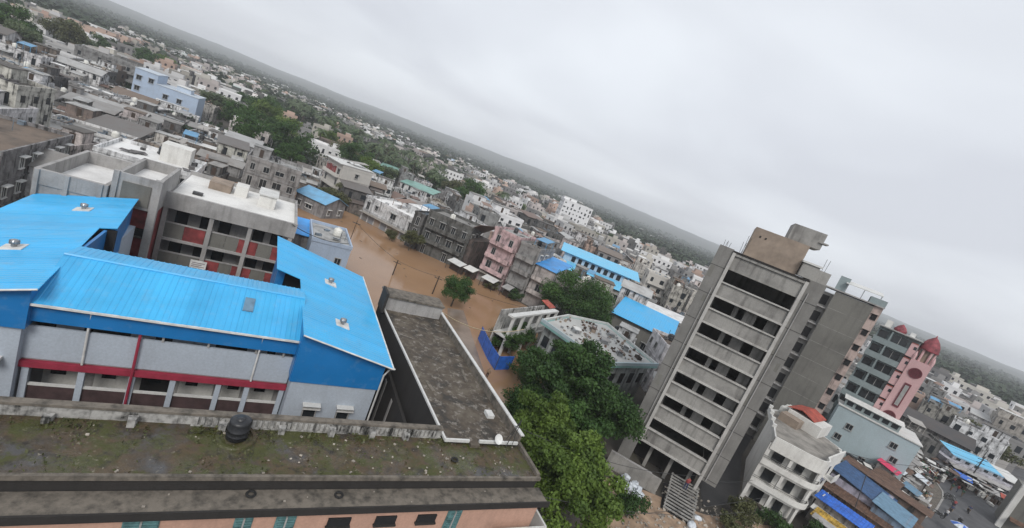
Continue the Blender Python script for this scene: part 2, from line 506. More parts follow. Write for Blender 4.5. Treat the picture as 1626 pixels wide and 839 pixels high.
m, n, l, b = nt('hill_green')
p = pos(n)
l.new(ramp(n, l, noise(n, l, 0.02, p, 8, 0.7), [(0.3, (0.010, 0.020, 0.010)), (0.7, (0.03, 0.042, 0.022))]), b.inputs['Base Color'])
b.inputs['Roughness'].default_value = 1.0
hl = hb.build('hills', 'hill_green', smooth=True)
struct(hl, 'low green wooded hills fading into mist along the horizon')

rng = np.random.default_rng(11)
def leaf_mesh(name, cen, size, mat, tone, up=0.35, nrm=None, aspect=0.6):
    """one quad per centre; size array, tone array 0..1"""
    N = len(cen)
    d = rng.normal(size=(N, 3)); d /= np.linalg.norm(d, axis=1)[:, None]
    if nrm is not None:
        d = d * 0.75 + nrm
    d[:, 2] += up
    d /= np.linalg.norm(d, axis=1)[:, None]
    a = np.cross(d, rng.normal(size=(N, 3))); a /= np.linalg.norm(a, axis=1)[:, None] + 1e-9
    bb = np.cross(d, a)
    s = size[:, None]
    q = np.stack([cen - a * s * 0.5, cen + bb * s * aspect * 0.5 + d * s * 0.08, cen + a * s * 0.5, cen - bb * s * aspect * 0.5 + d * s * 0.08], 1).reshape(-1, 3)
    me = bpy.data.meshes.new(name)
    me.vertices.add(4 * N); me.vertices.foreach_set('co', q.astype(np.float32).ravel())
    me.loops.add(4 * N); me.loops.foreach_set('vertex_index', np.arange(4 * N, dtype=np.int32))
    me.polygons.add(N); me.polygons.foreach_set('loop_start', np.arange(0, 4 * N, 4, dtype=np.int32))
    me.materials.append(M[mat])
    at_ = me.attributes.new('tone', 'FLOAT', 'FACE'); at_.data.foreach_set('value', np.clip(tone, 0, 1).astype(np.float32))
    me.update(calc_edges=True)
    return me

def crown_points(blobs, n, shell=0.5):
    """blobs (x,y,z,r,squash); returns points, outward normals, blob index"""
    w = np.array([b_[3] ** 2 for b_ in blobs]); w /= w.sum()
    k = rng.choice(len(blobs), n, p=w)
    B = np.array(blobs)[k]
    d = rng.normal(size=(n, 3)); d /= np.linalg.norm(d, axis=1)[:, None]
    r = B[:, 3] * (1 - shell * rng.random(n) ** 1.6) * (1 + 0.12 * rng.normal(size=n))
    pts = B[:, :3] + d * r[:, None] * np.stack([np.ones(n), np.ones(n), B[:, 4]], 1)
    return pts, d, k

def round_crown(seed, rx, rz, nb, rb):
    rs = random.Random(seed); out = []
    for i in range(nb):
        a = rs.uniform(0, 2 * math.pi); e = math.asin(rs.uniform(-0.5, 1)); q = rs.uniform(0.45, 1.12)
        out.append((rx * q * math.cos(a) * math.cos(e), rx * q * math.sin(a) * math.cos(e), rz * q * math.sin(e), rb * rs.uniform(0.7, 1.25), rs.uniform(0.6, 0.85)))
    out.append((0, 0, -.2 * rz, rx * 0.5, 0.7))
    return out

def crown_mesh(name, blobs, n, size, mat, shell=0.75):
    pts, d, k = crown_points(blobs, n, shell)
    bt = rng.random(len(blobs))[k]
    hz = (pts[:, 2] - pts[:, 2].min()) / (np.ptp(pts[:, 2]) + 1e-6)
    tone = 0.1 + 0.5 * bt + 0.1 * hz + 0.28 * rng.random(n)  # tone also rises with height: top light painted into the leaf colour
    return leaf_mesh(name, pts, size * (0.6 + 0.8 * rng.random(n)), mat, tone, 0.3, d * 0.55)

def trunk_mesh(seed, h, r, spread, nl=6):
    rs = random.Random(seed); t = MB()
    top = (rs.uniform(-.3, .3), rs.uniform(-.3, .3), h)
    t.tube([(0, 0, -0.3), (top[0] * .3, top[1] * .3, h * .5), top], r, 8, r * .6)
    for i in range(nl):
        a = 2 * math.pi * i / nl + rs.uniform(-.4, .4); q = spread * rs.uniform(.6, .95)
        t.tube([(top[0] * .8, top[1] * .8, h * rs.uniform(.7, .95)), (q * .5 * math.cos(a), q * .5 * math.sin(a), h + spread * .3), (q * math.cos(a), q * math.sin(a), h + spread * rs.uniform(.4, .75))], r * .5, 6, r * .12)
    return t.mesh('trunk', 'bark')

# far woods: one mass
NW = 13000
az = rng.uniform(-56, 56, NW); u = rng.random(NW)
rr = 430 + (2600 - 430) * u ** 1.5
ok = (rr > 560 + 60 * np.sin(az * 0.3)) | (rng.random(NW) < 0.22)
az, rr = az[ok], rr[ok]
NW = len(az)
wx, wy = rr * np.sin(np.radians(az)), rr * np.cos(np.radians(az))
wz = np.array([hill_h(a_, r_) for a_, r_ in zip(az, rr)])
rad = rng.uniform(4, 7.5, NW) * (1 + 0.1 * np.clip((rr - 1000) / 2000, 0, 1.5))
K = 22
pts = np.repeat(np.stack([wx, wy, wz + rad * 0.8], 1), K, 0)
d = rng.normal(size=(NW * K, 3)); d /= np.linalg.norm(d, axis=1)[:, None]
pts = pts + d * np.repeat(rad, K)[:, None] * np.array([1, 1, 0.75]) * (0.55 + 0.45 * rng.random((NW * K, 1)))
tone = np.repeat(rng.random(NW), K) * 0.55 + 0.2 + 0.15 * rng.random(NW * K)
o = link('far_woods', leaf_mesh('far_woods', pts, np.repeat(rad, K) * 0.75, 'leaf_far', tone, 0.5, d * 0.6, 0.9))
tag(o, 'far green woods covering the plain below the misty hills', 'woods', kind='stuff')

# ------------------------------------------------------------------ front terrace building (30 degree street frame)
O = (4.0, 22.5, 0.0)
ft = thing('terrace_building', 'long mossy flat roofed pink building in the foreground below the camera', 'building', W30(*O), R(30))
def P(): return MB(O)
P().box(-16, 20.6, 19.97, 24.85, 0, 7.95).build('wall', 'pink_plaster', ft)
P().box(-16, 20.6, 21.1, 25.2, 8.0, 9.0).build('roof_slab', 'black_wall', ft)
dk = P(); nx = 90; ny = 12; vs = []; rs = random.Random(3)
for i in range(nx + 1):
    for j in range(ny + 1):
        vs.append((-16 + 36.6 * i / nx, 21.1 + 3.8 * j / ny, 9.004 + rs.uniform(0, .035)))
dk.add(vs, [(i * (ny + 1) + j, (i + 1) * (ny + 1) + j, (i + 1) * (ny + 1) + j + 1, i * (ny + 1) + j + 1) for i in range(nx) for j in range(ny)])
dk.build('mossy_deck', 'mossy_deck', ft)
P().box(-16, 20.75, 20.96, 21.14, 8.85, 9.1).build('roof_lip', 'ledge_concrete', ft)
P().box(-16, 21.0, 19.75, 21.05, 7.95, 8.22).build('ledge', 'ledge_concrete', ft)
P().box(-16, 21.2, 19.66, 19.76, 7.85, 8.27).build('ledge_fascia', 'black_wall', ft)
# back parapet: coping, lower rail, pierced blocks and stub posts
P().box(-16, 14.2, 24.86, 25.12, 9.0, 9.62).build('parapet', 'mould_wall', ft)
P().box(-16, 14.2, 24.78, 25.2, 9.625, 9.76).build('coping', 'ledge_concrete', ft)
P().box(-0.5, 14.2, 24.72, 24.86, 9.0, 9.10).build('lower_rail', 'mould_wall', ft)
rs = random.Random(5)
bl = MB().box(-0.09, 0.09, -0.07, 0.07, 0, 0.42).mesh('baluster', 'mould_wall')
for k in range(46):
    a = -0.3 + k * 0.31
    link('baluster', bl, ft, loc=(a - O[0], 24.79 - O[1], 9.13), rz=rs.uniform(-.1, .1))
for a in (-12.3, -9.2, -6.2, -3.0, 1.0, 4.0, 6.8, 9.3, 11.6):
    p_ = P(); hgt = rs.uniform(.35, .55)
    p_.prism([(a - .16, 24.35), (a + .16, 24.35), (a + .22, 24.74), (a - .22, 24.74)], 8.98, 9.0 + hgt)
    p_.build('parapet_stub', 'mould_wall', ft)
# right end
P().box(20.45, 20.7, 21.15, 24.5, 9.0, 9.28).build('end_kerb', 'ledge_concrete', ft)
# pink wall windows: teal louvre shutters and small high vents
def shutter(a, w, zt, h):
    r_ = P().box(a, a + w, 19.90, 19.98, zt - h, zt).build('window', 'teal_shutter', ft)
    for k in range(int(h / .16)):
        P().box(a + .05, a + w - .05, 19.83, 19.91, zt - .14 - k * .16, zt - .05 - k * .16).build('slat', 'teal_shutter', r_)
    P().box(a + w / 2 - .04, a + w / 2 + .04, 19.80, 19.91, zt - h, zt).build('mullion', 'frame_grey', r_)
for a, w in ((-1.9, 1.35), (2.45, .8), (4.3, .95), (13.9, .95)):
    shutter(a, w, 7.6, 2.0)
for a in (-6.2, 6.9, 9.5, 12.0):
    P().box(a, a + 1.2, 19.86, 19.98, 6.85, 7.35).build('vent', 'painted_shade', ft)
    P().box(a - .05, a + 1.25, 19.75, 19.98, 6.74, 6.84).build('vent_sill', 'black_wall', ft)
P().box(-16, 21.6, 19.3, 19.98, 5.3, 5.5).build('lower_ledge', 'ledge_concrete', ft)
bw = P(); bw.box(17.4, 21.4, 19.3, 20.3, 4.3, 4.5); bw.box(21.3, 21.45, 19.3, 22.0, 4.5, 6.6); bw.box(17.4, 21.45, 19.25, 19.4, 6.2, 6.55)
bw.build('side_frame', 'white_trim', ft)

# side terrace running back
O2 = (17.4, 36.0, 0.0)
an = thing('terrace_annex', 'narrow grey terrace building with white rimmed roof running back to the street', 'building', W30(*O2), R(30))
def P2(): return MB(O2)
poly = [(14.3, 24.3), (20.5, 24.3), (20.0, 47.5), (13.4, 47.5)]
P2().prism(poly, 0, 9.2).build('wall', 'black_wall', an)
dk = P2(); vs = []; nx, ny = 14, 50
for i in range(nx + 1):
    for j in range(ny + 1):
        v = j / ny; x0 = 14.35 - .9 * v; x1 = 20.4 - .5 * v
        vs.append((x0 + (x1 - x0) * i / nx, 24.35 + 23.1 * v, 9.206 + rs.uniform(0, .03)))
dk.add(vs, [(i * (ny + 1) + j, (i + 1) * (ny + 1) + j, (i + 1) * (ny + 1) + j + 1, i * (ny + 1) + j + 1) for i in range(nx) for j in range(ny)])
dk.build('deck', 'annex_deck', an)
def wallseg(name, mat, p0, p1, t, z0, z1, par, Pf):
    L = math.hypot(p1[0] - p0[0], p1[1] - p0[1])
    q = Pf(); q.obox(((p0[0] + p1[0]) / 2, (p0[1] + p1[1]) / 2, z0), math.atan2(p1[1] - p0[1], p1[0] - p0[0]), L, t, z1 - z0)
    return q.build(name, mat, par)
wallseg('rim', 'white_trim', (14.36, 24.3), (13.46, 46.0), .16, 9.2, 9.36, an, P2)
wallseg('parapet', 'ledge_concrete', (20.4, 24.35), (19.95, 47.4), .22, 9.2, 9.95, an, P2)
wallseg('rim', 'white_trim', (20.46, 24.25), (20.0, 47.4), .3, 9.955, 10.05, an, P2)
wallseg('rim', 'white_trim', (14.3, 24.28), (16.2, 24.28), .16, 9.2, 9.4, an, P2)
wallseg('rim', 'white_trim', (17.0, 24.28), (20.3, 24.28), .16, 9.2, 9.4, an, P2)
P2().box(16.25, 16.95, 23.9, 24.6, 8.7, 9.26).build('step', 'annex_deck', an)
P2().box(13.3, 19.9, 45.2, 45.5, 9.2, 10.7).build('end_wall', 'grey_concrete', an)
P2().box(13.2, 20.0, 45.0, 47.6, 10.705, 10.9).build('stair_roof', 'ledge_concrete', an)
P2().box(13.0, 13.25, 44.2, 46.4, 9.2, 11.4).build('dark_wall', 'black_wall', an)
P2().box(18.9, 19.5, 27.2, 28.0, 9.2, 9.5).build('chimney_block', 'white_trim', an)
for a, b_, w_, l_ in ((15.0, 31.0, .3, 1.5), (18.2, 40.2, .5, .9), (19.0, 33.4, .25, 2.2)):
    P2().obox((a, b_, 9.23), rs.uniform(-.3, .3), w_, l_, .06).build('patch', 'ledge_concrete', an)
# gap between school and annex: stained dark passage with broken whitewash
gp = thing('passage_wall', 'black stained wall with pale runs in the gap beside the blue roofed school', 'wall', W30(13.6, 34), R(30))
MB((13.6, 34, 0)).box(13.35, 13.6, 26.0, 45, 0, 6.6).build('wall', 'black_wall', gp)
for b_, w_, z0, z1 in ((27.5, .5, 1.2, 5.6), (30.5, .7, .6, 5.2), (33.6, .4, 1.5, 5.9), (36.5, .5, 1.0, 6.0)):
    q = MB((13.6, 34, 0)); q.prism([(13.30, b_ - w_ / 2), (13.36, b_ - w_ / 2), (13.36, b_ + w_ / 2), (13.30, b_ + w_ / 2)], z0, z1)
    q.build('buttress', 'grey_concrete', gp)

rs = random.Random(33); fd = MB()
for k in range(30):
    x, y = rs.uniform(-44, 6), rs.uniform(76, 116)
    if y > 113 - .2 * (x + 20): continue
    fd.cur = rs.randrange(3); fd.obox((x, y, .13), rs.uniform(0, 3), rs.uniform(.15, .8), rs.uniform(.1, .3), .07)
tag(fd.build('floating_litter', ['wood_dark', 'tin_rust', 'wood_dark']), 'bits of litter and wood floating on the brown flood', 'litter', kind='stuff')

# ------------------------------------------------------------------ blue roofed school
O3 = (-2.8, 42.0, 0.0)
sch = thing('school_building', 'long grey school with bright blue sheet roofs and two side wings', 'school', W30(*O3), R(30))
def S(): return MB(O3)
# main block
S().box(-10.6, 4.9, 37.0, 41.2, 0, 8.6).build('back_wall', 'grey_concrete', sch)
S().box(-10.6, 4.9, 34.95, 37.0, 2.2, 2.45).build('floor_slab', 'grey_concrete', sch)
S().box(-10.6, 4.9, 34.9, 37.0, 5.45, 5.75).build('floor_slab', 'grey_concrete', sch)
S().box(-10.7, 4.95, 34.6, 34.96, 5.2, 5.62).build('red_slab_edge', 'red_trim', sch)
S().box(-10.6, 4.9, 34.78, 34.95, 5.77, 8.05).build('upper_parapet', 'school_grey', sch)
S().box(-10.4, 4.7, 35.9, 36.99, 5.8, 9.4).build('upper_room_shade', 'painted_shade', sch)  # solid block, painted dark for the shade of the open upper storey
for a in (-9.5, -5.6, -3.2, -1.9, 1.6, 3.6):
    S().box(a, a + 1.4, 35.84, 35.9, 6.6, 8.5).build('upper_panel', 'school_grey', sch)
S().box(-10.5, 4.8, 34.5, 34.72, 8.55, 9.5).build('blue_fascia', 'blue_clad', sch)
for a in (-10.45, -7.7, -5.0, -2.65, 0.2, 2.1, 4.55):
    S().box(a, a + .35, 34.72, 35.05, 2.45, 5.2).build('column', 'school_grey', sch)
for a in (-7.7, -1.0, 2.1, -3.7, 4.0):
    S().box(a, a + .14, 34.72, 34.84, 8.05, 8.55).build('post', 'frame_grey', sch)
for k, (a0, a1) in enumerate(((-10.1, -7.7), (-7.35, -5.0), (-4.65, -2.65), (-2.3, .2), (.55, 2.1), (2.45, 4.55))):
    S().box(a0, a1, 34.84, 34.98, 3.75, 3.92).build('hand_rail', 'white_trim', sch)
    S().box(a0, a1, 34.9, 34.97, 2.45, 3.75).build('rail_panel', 'maroon_wall', sch)
    S().box(a0 + .1, a1 - .1, 36.9, 36.98, 2.5, 5.3).build('inner_wall', 'cream_wall' if k != 2 else 'painted_shade', sch)
    S().box(a0 + .5, a0 + 1.3, 36.84, 36.9, 3.4, 4.9).build('inner_window', 'dark_glass', sch)
for k, a in enumerate((-7.62, 2.35)):
    S().tube([(a, 34.55, 9.7), (a, 34.6, 8.2), (a + .03, 34.68, 5.7)], .07, 8).build('drain_pipe', 'frame_white', sch)
S().tube([(-4.9, 34.55, 8.5), (-4.85, 34.5, 5.6), (-4.85, 34.6, 2.5)], .09, 8).build('red_pipe', 'red_trim', sch)
rs = random.Random(15)
def tint(): k_ = rs.uniform(.93, 1.03); return (k_ * rs.uniform(.92, 1.08), k_ * rs.uniform(.985, 1.015), k_)
for (b0, z0, b1, z1, nm) in ((34.2, 9.9, 38.6, 11.55, 'roof_sheet'), (38.6, 11.56, 41.4, 11.2, 'back_roof_sheet')):
    for k in range(14):
        a0, a1 = -10.55 + 1.1 * k, -10.55 + 1.1 * (k + 1); dz = .012 * (k % 2) + rs.uniform(0, .006)
        vs, fs = corr_sheet((a0, b0 + rs.uniform(-.03, .03), z0 + dz), (a1 + .03, b0 + rs.uniform(-.03, .03), z0 + dz), (a1 + .03, b1, z1 + dz), (a0, b1, z1 + dz), .366, .03)
        S().add(vs, fs).build(nm, 'blue_roof', sch, tint())
S().tube([(-10.55, 38.6, 11.58), (4.85, 38.6, 11.58)], .1, 6).build('ridge_cap', 'blue_roof', sch)
S().box(-11.3, -9.85, 46.75, 47.15, 8.6, 10.85).build('dark_opening', 'painted_shade', sch)  # solid box, the opening's darkness is painted on
S().box(-10.55, 4.85, 34.1, 34.22, 9.76, 9.9).build('gutter', 'frame_white', sch)
S().slab([(0.55, 36.2, 10.78), (1.25, 36.2, 10.78), (1.25, 37.5, 11.26), (.55, 37.5, 11.26)], .1).build('skylight', 'steel_blue', sch)
# right wing
S().box(5.0, 11.6, 33.4, 53.0, 0, 6.9).build('wing_wall', 'school_grey', sch)
q = S(); q.prism([(4.85, 33.3, 11.0), (11.7, 33.3, 9.35), (11.7, 33.5, 9.35), (4.85, 33.5, 11.0)], 6.9, 0); q.build('blue_gable', 'blue_clad', sch)
q = S(); q.prism([(4.8, 33.5, 11.0), (4.98, 33.5, 11.0), (4.98, 43.6, 11.0), (4.8, 43.6, 11.0)], 6.9, 0); q.build('blue_side', 'blue_clad', sch)
q = S(); q.prism([(11.5, 33.5, 9.3), (11.7, 33.5, 9.3), (11.7, 53, 9.3), (11.5, 53, 9.3)], 6.9, 0); q.build('blue_side', 'blue_clad', sch)
q = S(); q.box(2.6, 2.8, 45.2, 53, 6.9, 11.5); q.box(2.6, 3.3, 45.0, 45.2, 8.0, 11.5); q.build('blue_return', 'blue_clad', sch)
S().box(2.8, 5.0, 45.6, 53.0, 0, 10.9).build('inner_block', 'painted_shade', sch)
zr = lambda a: 11.25 - .25 * (a - 4.8)
def wing_sheets(zf, b0, b1, clip):
    b_ = b0; k = 0
    while b_ < b1 - .05:
        e = min(b_ + 1.1, b1); l0, h0 = clip(b_ + .01); l1, h1 = clip(e - .01); dz = .012 * (k % 2) + rs.uniform(0, .006)
        q = S(); q.slab([(l0, b_, zf(l0) + dz), (h0, b_, zf(h0) + dz), (h1, e, zf(h1) + dz), (l1, e, zf(l1) + dz)], .07)
        for t in (.06, .38, .70):
            bb = b_ + t * (e - b_); lo, hi = clip(bb + .08); lo += .02; hi -= .02
            q.add([(lo, bb, zf(lo) + dz), (hi, bb, zf(hi) + dz), (hi, bb + .11, zf(hi) + dz), (lo, bb + .11, zf(lo) + dz), (lo, bb + .03, zf(lo) + dz + .026), (hi, bb + .03, zf(hi) + dz + .026), (hi, bb + .08, zf(hi) + dz + .026), (lo, bb + .08, zf(lo) + dz + .026)],
                  [(0, 1, 5, 4), (4, 5, 6, 7), (2, 3, 7, 6), (1, 2, 6, 5), (3, 0, 4, 7)])
        q.build('roof_sheet', 'blue_roof', sch, tint()); b_ = e; k += 1
wing_sheets(zr, 32.6, 53.4, lambda b_: ((4.75 - .02 * (b_ - 32.6) if b_ < 43.6 else 2.4 - .03 * (b_ - 43.6)), 12.15))
S().tube([(4.75, 32.58, zr(4.75)), (12.15, 32.58, zr(12.15))], .06, 6).build('verge_trim', 'frame_white', sch)
S().tube([(12.18, 32.6, zr(12.15)), (12.18, 53.4, zr(12.15))], .08, 6).build('wing_gutter', 'frame_white', sch)
S().tube([(12.3, 32.75, 9.35), (12.15, 33.4, 8.9), (11.85, 33.5, 8.2), (11.85, 33.5, 2)], .08, 6).build('drain_pipe', 'frame_white', sch)
for a in (6.3, 8.9):
    q = S(); q.box(a, a + 1.35, 32.75, 33.4, 5.0, 5.12); q.box(a, a + 1.35, 32.75, 32.8, 4.88, 5.12); q.build('awning', 'white_trim', sch)
    w_ = S().box(a + .2, a + 1.1, 33.33, 33.42, 3.4, 4.9).build('window', 'dark_glass', sch)
    q = S(); q.box(a + .12, a + .2, 33.2, 33.42, 3.3, 4.95); q.box(a + 1.1, a + 1.18, 33.2, 33.42, 3.3, 4.95); q.build('window_frame', 'frame_grey', w_)
# left wing
S().box(-18.0, -10.6, 34.2, 57.0, 0, 8.2).build('wing_wall', 'school_grey', sch)
zl = lambda a: 11.2 + .25 * (a + 10)
q = S(); q.prism([(-18.1, 34.0, 9.1), (-10.4, 34.0, 11.0), (-10.4, 34.2, 11.0), (-18.1, 34.2, 9.1)], 8.2, 0); q.build('blue_gable', 'blue_clad', sch)
S().box(-10.6, -10.4, 34.2, 46.6, 8.2, 10.9).build('blue_side', 'blue_clad', sch)
q = S(); q.prism([(-10.2, 47.4), (-10.0, 47.4), (-11.1, 57), (-11.3, 57)], 7.0, 10.75); q.box(-10.6, -10.02, 47.2, 47.4, 8.2, 10.9); q.build('blue_return', 'blue_clad', sch)

wing_sheets(zl, 33.5, 57.6, lambda b_: (-18.6, -10.0 - .07 * (b_ - 33.5) if b_ < 46.7 else -9.8 - .104 * (b_ - 46.7)))
S().tube([(-18.6, 33.48, zl(-18.6)), (-10.0, 33.48, zl(-10))], .06, 6).build('verge_trim', 'frame_white', sch)
q = S(); q.box(-14.2, -11.2, 33.4, 34.2, 5.9, 6.1); q.build('awning', 'white_trim', sch)
S().box(-13.2, -11.9, 34.12, 34.22, 4.2, 5.8).build('window', 'dark_glass', sch)
# roof turbine vents
vm = MB()
prof = [(.26, 0), (.26, .22), (.34, .3), (.42, .46), (.42, .6), (.3, .78), (.1, .86), (.0, .87)]
vm.lathe((0, 0, 0), prof, 14)
for k in range(14):
    a = 2 * math.pi * k / 14
    vm.obox((.4 * math.cos(a), .4 * math.sin(a), .32), a, .1, .025, .42)
vme = vm.mesh('turbine_vent', 'metal_grey')
fl = MB(); fl.box(-.6, .6, -.6, .6, 0, .1); flm = fl.mesh('flashing', 'frame_white')
for a, b_, zf in ((-13.6, 52.3, zl), (-13.9, 41.2, zl), (7.6, 46.0, zr), (8.1, 37.2, zr)):
    z_ = zf(a)
    o = link('turbine_vent', vme, sch, loc=(a - O3[0], b_ - O3[1], z_ + .1)); o.scale = (.62, .62, .62)
    f_ = link('vent_flashing', flm, sch, loc=(a - O3[0], b_ - O3[1], z_ - .02))
    f_.rotation_euler = (0, -math.atan(-.25 if zf is zr else .25), 0)

# ------------------------------------------------------------------ concrete classroom block behind
O4 = (-5.5, 58.0, 0.0)
cb = thing('classroom_block', 'weathered concrete school block with white roof and dull red parapet panels', 'school', W30(O4[0] * 1.14, O4[1] * 1.14, -3.92), R(30))
cb.scale = (1.14, 1.14, 1.14)
def C4(): return MB(O4)
C4().box(-8.2, 3.6, 56.2, 66, 0, 12.9).build('rear_wall', 'grey_concrete', cb)
C4().box(-8.3, 3.75, 54.0, 66.2, 12.6, 13.0).build('roof_slab', 'grey_concrete', cb)
C4().box(-8.1, 3.55, 54.3, 66.0, 13.002, 13.06).build('roof_deck', 'white_deck', cb, (.74, .73, .70))
C4().box(-8.3, 3.75, 53.85, 54.2, 11.9, 13.55).build('roof_parapet', 'grey_concrete', cb)
C4().box(3.5, 3.75, 54.2, 66.2, 12.6, 13.4).build('roof_parapet', 'grey_concrete', cb)
C4().box(-8.3, 3.75, 66.0, 66.2, 13.0, 13.5).build('roof_parapet', 'grey_concrete', cb)
for k, z_ in enumerate((8.75, 5.6, 2.4)):
    C4().box(-8.2, 3.65, 54.0, 56.2, z_ - .25, z_).build('floor_slab', 'grey_concrete', cb)
    cells = [-8.0, -6.2, -4.35, -2.5, -1.3, .55, 2.0, 3.55]
    cols = ['grey', 'red', 'grey', 'mid', 'red', 'grey', 'red']
    for i in range(7):
        a0, a1 = cells[i], cells[i + 1]
        kind = cols[(i + (0 if k == 0 else 2 if k == 1 else 4)) % 7]
        C4().box(a0, a1 - .03, 54.25, 54.36, z_, z_ + 1.55).build('parapet_panel', 'red_panel' if kind == 'red' else 'tower_plaster', cb)
    C4().box(-8.2, 3.6, 54.2, 54.3, z_ + 1.55, z_ + 1.7).build('panel_coping', 'grey_concrete', cb)
for a in (-8.25, -4.3, -.75, 3.2):
    C4().box(a, a + .4, 53.95, 54.3, 0, 11.9).build('column', 'grey_concrete', cb)
for k in range(3):
    for a in (-7.4, -5.2, -3.5, -.2, 1.6):
        C4().box(a, a + 1.1, 56.1, 56.22, 9 - 3.15 * k, 11.2 - 3.15 * k).build('doorway', 'painted_shade', cb)
sg = C4().box(-5.0, -3.55, 53.7, 53.78, 6.25, 7.1).build('sign_board', 'sign_white', cb)
for k in range(3):
    C4().box(-4.85, -3.7 - .25 * (k % 2), 53.685, 53.70, 6.42 + .2 * k, 6.49 + .2 * k).build('faded_line', 'sign_ink', sg)
# stair tower and left wing
C4().box(-11.2, -8.35, 51.2, 58.8, 0, 12.0).build('stair_wall', 'red_panel', cb)
q = C4(); q.box(-11.5, -8.25, 50.8, 51.1, 12.0, 15.0); q.box(-11.5, -11.2, 51.1, 59, 12, 15.0); q.box(-8.55, -8.25, 51.1, 59, 12, 15); q.box(-11.5, -8.25, 58.7, 59, 12, 15)
q.build('stair_head', 'grey_concrete', cb)
C4().box(-11.2, -8.55, 51.1, 58.7, 13.9, 14.0).build('stair_roof', 'white_deck', cb, (.76, .75, .73))
q = C4(); q.box(-8.75, -8.15, 50.5, 51.1, 0, 15.1); q.box(-11.7, -11.3, 50.6, 50.95, 0, 15.1); q.build('corner_pier', 'grey_concrete', cb)
q = C4(); q.box(-11.0, -8.9, 50.72, 50.82, 12.3, 14.3); q.build('recess_panel', 'tower_plaster', cb)
for z_ in (3.2, 6.3, 9.4):
    C4().box(-11.1, -8.8, 50.95, 51.2, z_, z_ + .7).build('stair_window', 'painted_shade', cb)
    C4().box(-11.2, -8.7, 50.85, 51.2, z_ - .15, z_ - .02).build('stair_sill', 'ledge_concrete', cb)
C4().box(-16.6, -11.8, 50.4, 61.5, 0, 12.3).build('left_wall', 'grey_concrete', cb)
C4().box(-16.3, -12.0, 50.7, 61.2, 12.302, 12.36).build('left_deck', 'white_deck', cb, (.76, .75, .73))
q = C4(); q.box(-16.6, -11.8, 50.3, 50.65, 12.3, 13.6); q.box(-16.6, -11.8, 61.2, 61.5, 12.3, 13.6); q.box(-16.6, -16.3, 50.65, 61.2, 12.3, 13.6); q.box(-12.1, -11.8, 50.65, 61.2, 12.3, 13.6)
q.build('left_parapet', 'grey_concrete', cb)
for a in (-16.5, -14.6, -12.4):
    C4().box(a, a + .3, 50.15, 50.3, 0, 13.6).build('pier', 'grey_concrete', cb)
C4().box(-6.6, -5.7, 57.0, 57.6, 13.06, 13.35).build('roof_hatch', 'metal_dark', cb)
q = C4(); q.box(-.6, 1.2, 59.5, 63.0, 13.06, 14.5); q.build('roof_room', 'cream_wall', cb)
q = C4(); q.box(-.75, 1.35, 59.3, 63.2, 14.505, 14.62); q.build('roof_room_slab', 'white_trim', cb)
C4().box(-5.8, -3.6, 61.5, 64.6, 13.06, 13.95).build('brick_stack', 'brick_bare', cb)
C4().box(-3.2, -1.9, 61.5, 63.6, 13.06, 14.3).build('tank_room', 'cream_wall', cb)

# ------------------------------------------------------------------ unfinished concrete tower
TW = thing('concrete_tower', 'unfinished bare grey concrete tower with a ladder of open floor slots', 'tower', (22.7, 52.3, 0), R(-22.9))
def Q(): return MB()
ST, Z0 = 3.3, 3.5
Q().box(-1.6, 0.0, 0, 11, 0, 28.9).build('left_pilaster', 'tower_pier', TW)
Q().box(7.9, 9.55, 0, 11, 3.0, 28.9).build('right_pilaster', 'tower_pier', TW)
Q().box(-1.6, 9.55, 10.6, 11.2, 0, 28.6).build('rear_wall', 'tower_concrete', TW)
for x in (-0.02, 7.6):
    Q().box(x, x + .34, -.22, .3, 0.0 if x > 5 else Z0 - .1, 28.7).build('frame_post', 'pale_concrete', TW)
Q().box(0.32, 7.6, .06, .3, 26.62, 28.6).build('top_panel', 'tower_concrete', TW)
Q().box(-.05, 7.95, -.24, .3, 28.6, 28.8).build('top_beam', 'black_wall', TW)
Q().box(.3, 7.62, -.16, 10.6, 28.3, 28.58).build('roof_slab', 'tower_concrete', TW)
rs = random.Random(21)
for k in range(7):
    z = Z0 + k * ST
    Q().box(.32, 7.6, .08, .3, z + .12, z + 1.68).build('spandrel', 'tower_concrete', TW)
    Q().box(.3, 7.62, -.14, .36, z + 1.68, z + 1.82).build('ledge', 'pale_concrete', TW)
    Q().box(.3, 7.62, -.18, .36, z - .08, z + .12).build('beam', 'pale_concrete', TW)
    Q().box(.32, 7.6, .36, 10.6, z - .02, z + .1).build('floor_slab', 'tower_concrete', TW)
    if 1 <= k <= 5:
        for a0, a1 in ((.32, .5), (2.75, 3.25), (4.0, 5.3), (6.4, 7.6)):
            Q().box(a0, a1, 1.5, 1.66, z + .1, z + 3.2).build('inner_wall', 'tower_concrete', TW)
        Q().box(.32, 7.6, 1.5, 1.66, z + .1, z + 1.5).build('inner_sill', 'tower_concrete', TW)
for k in range(8):
    z = Z0 + k * ST - .1
    Q().box(-1.62, -.04, -.02, 0.02, z, z + .05).build('pour_joint', 'black_wall', TW); Q().box(8.0, 9.57, -.02, .02, z, z + .05).build('pour_joint', 'black_wall', TW)
for x, zt in ((-.35, 24.0), (8.35, 27.5)):
    Q().tube([(x, -.1, 3.2), (x, -.1, zt)], .06, 6).build('drain_pipe', 'grey_concrete', TW)
for k in range(6):
    x = rs.uniform(-1.3, -.3) if k % 2 else rs.uniform(8.2, 9.3); z = rs.uniform(6, 26)
    Q().box(x - rs.uniform(.2, .5), x + rs.uniform(.1, .2), -.012, 0.02, z, z + rs.uniform(.5, 1.6)).build('patch', 'tower_plaster', TW)
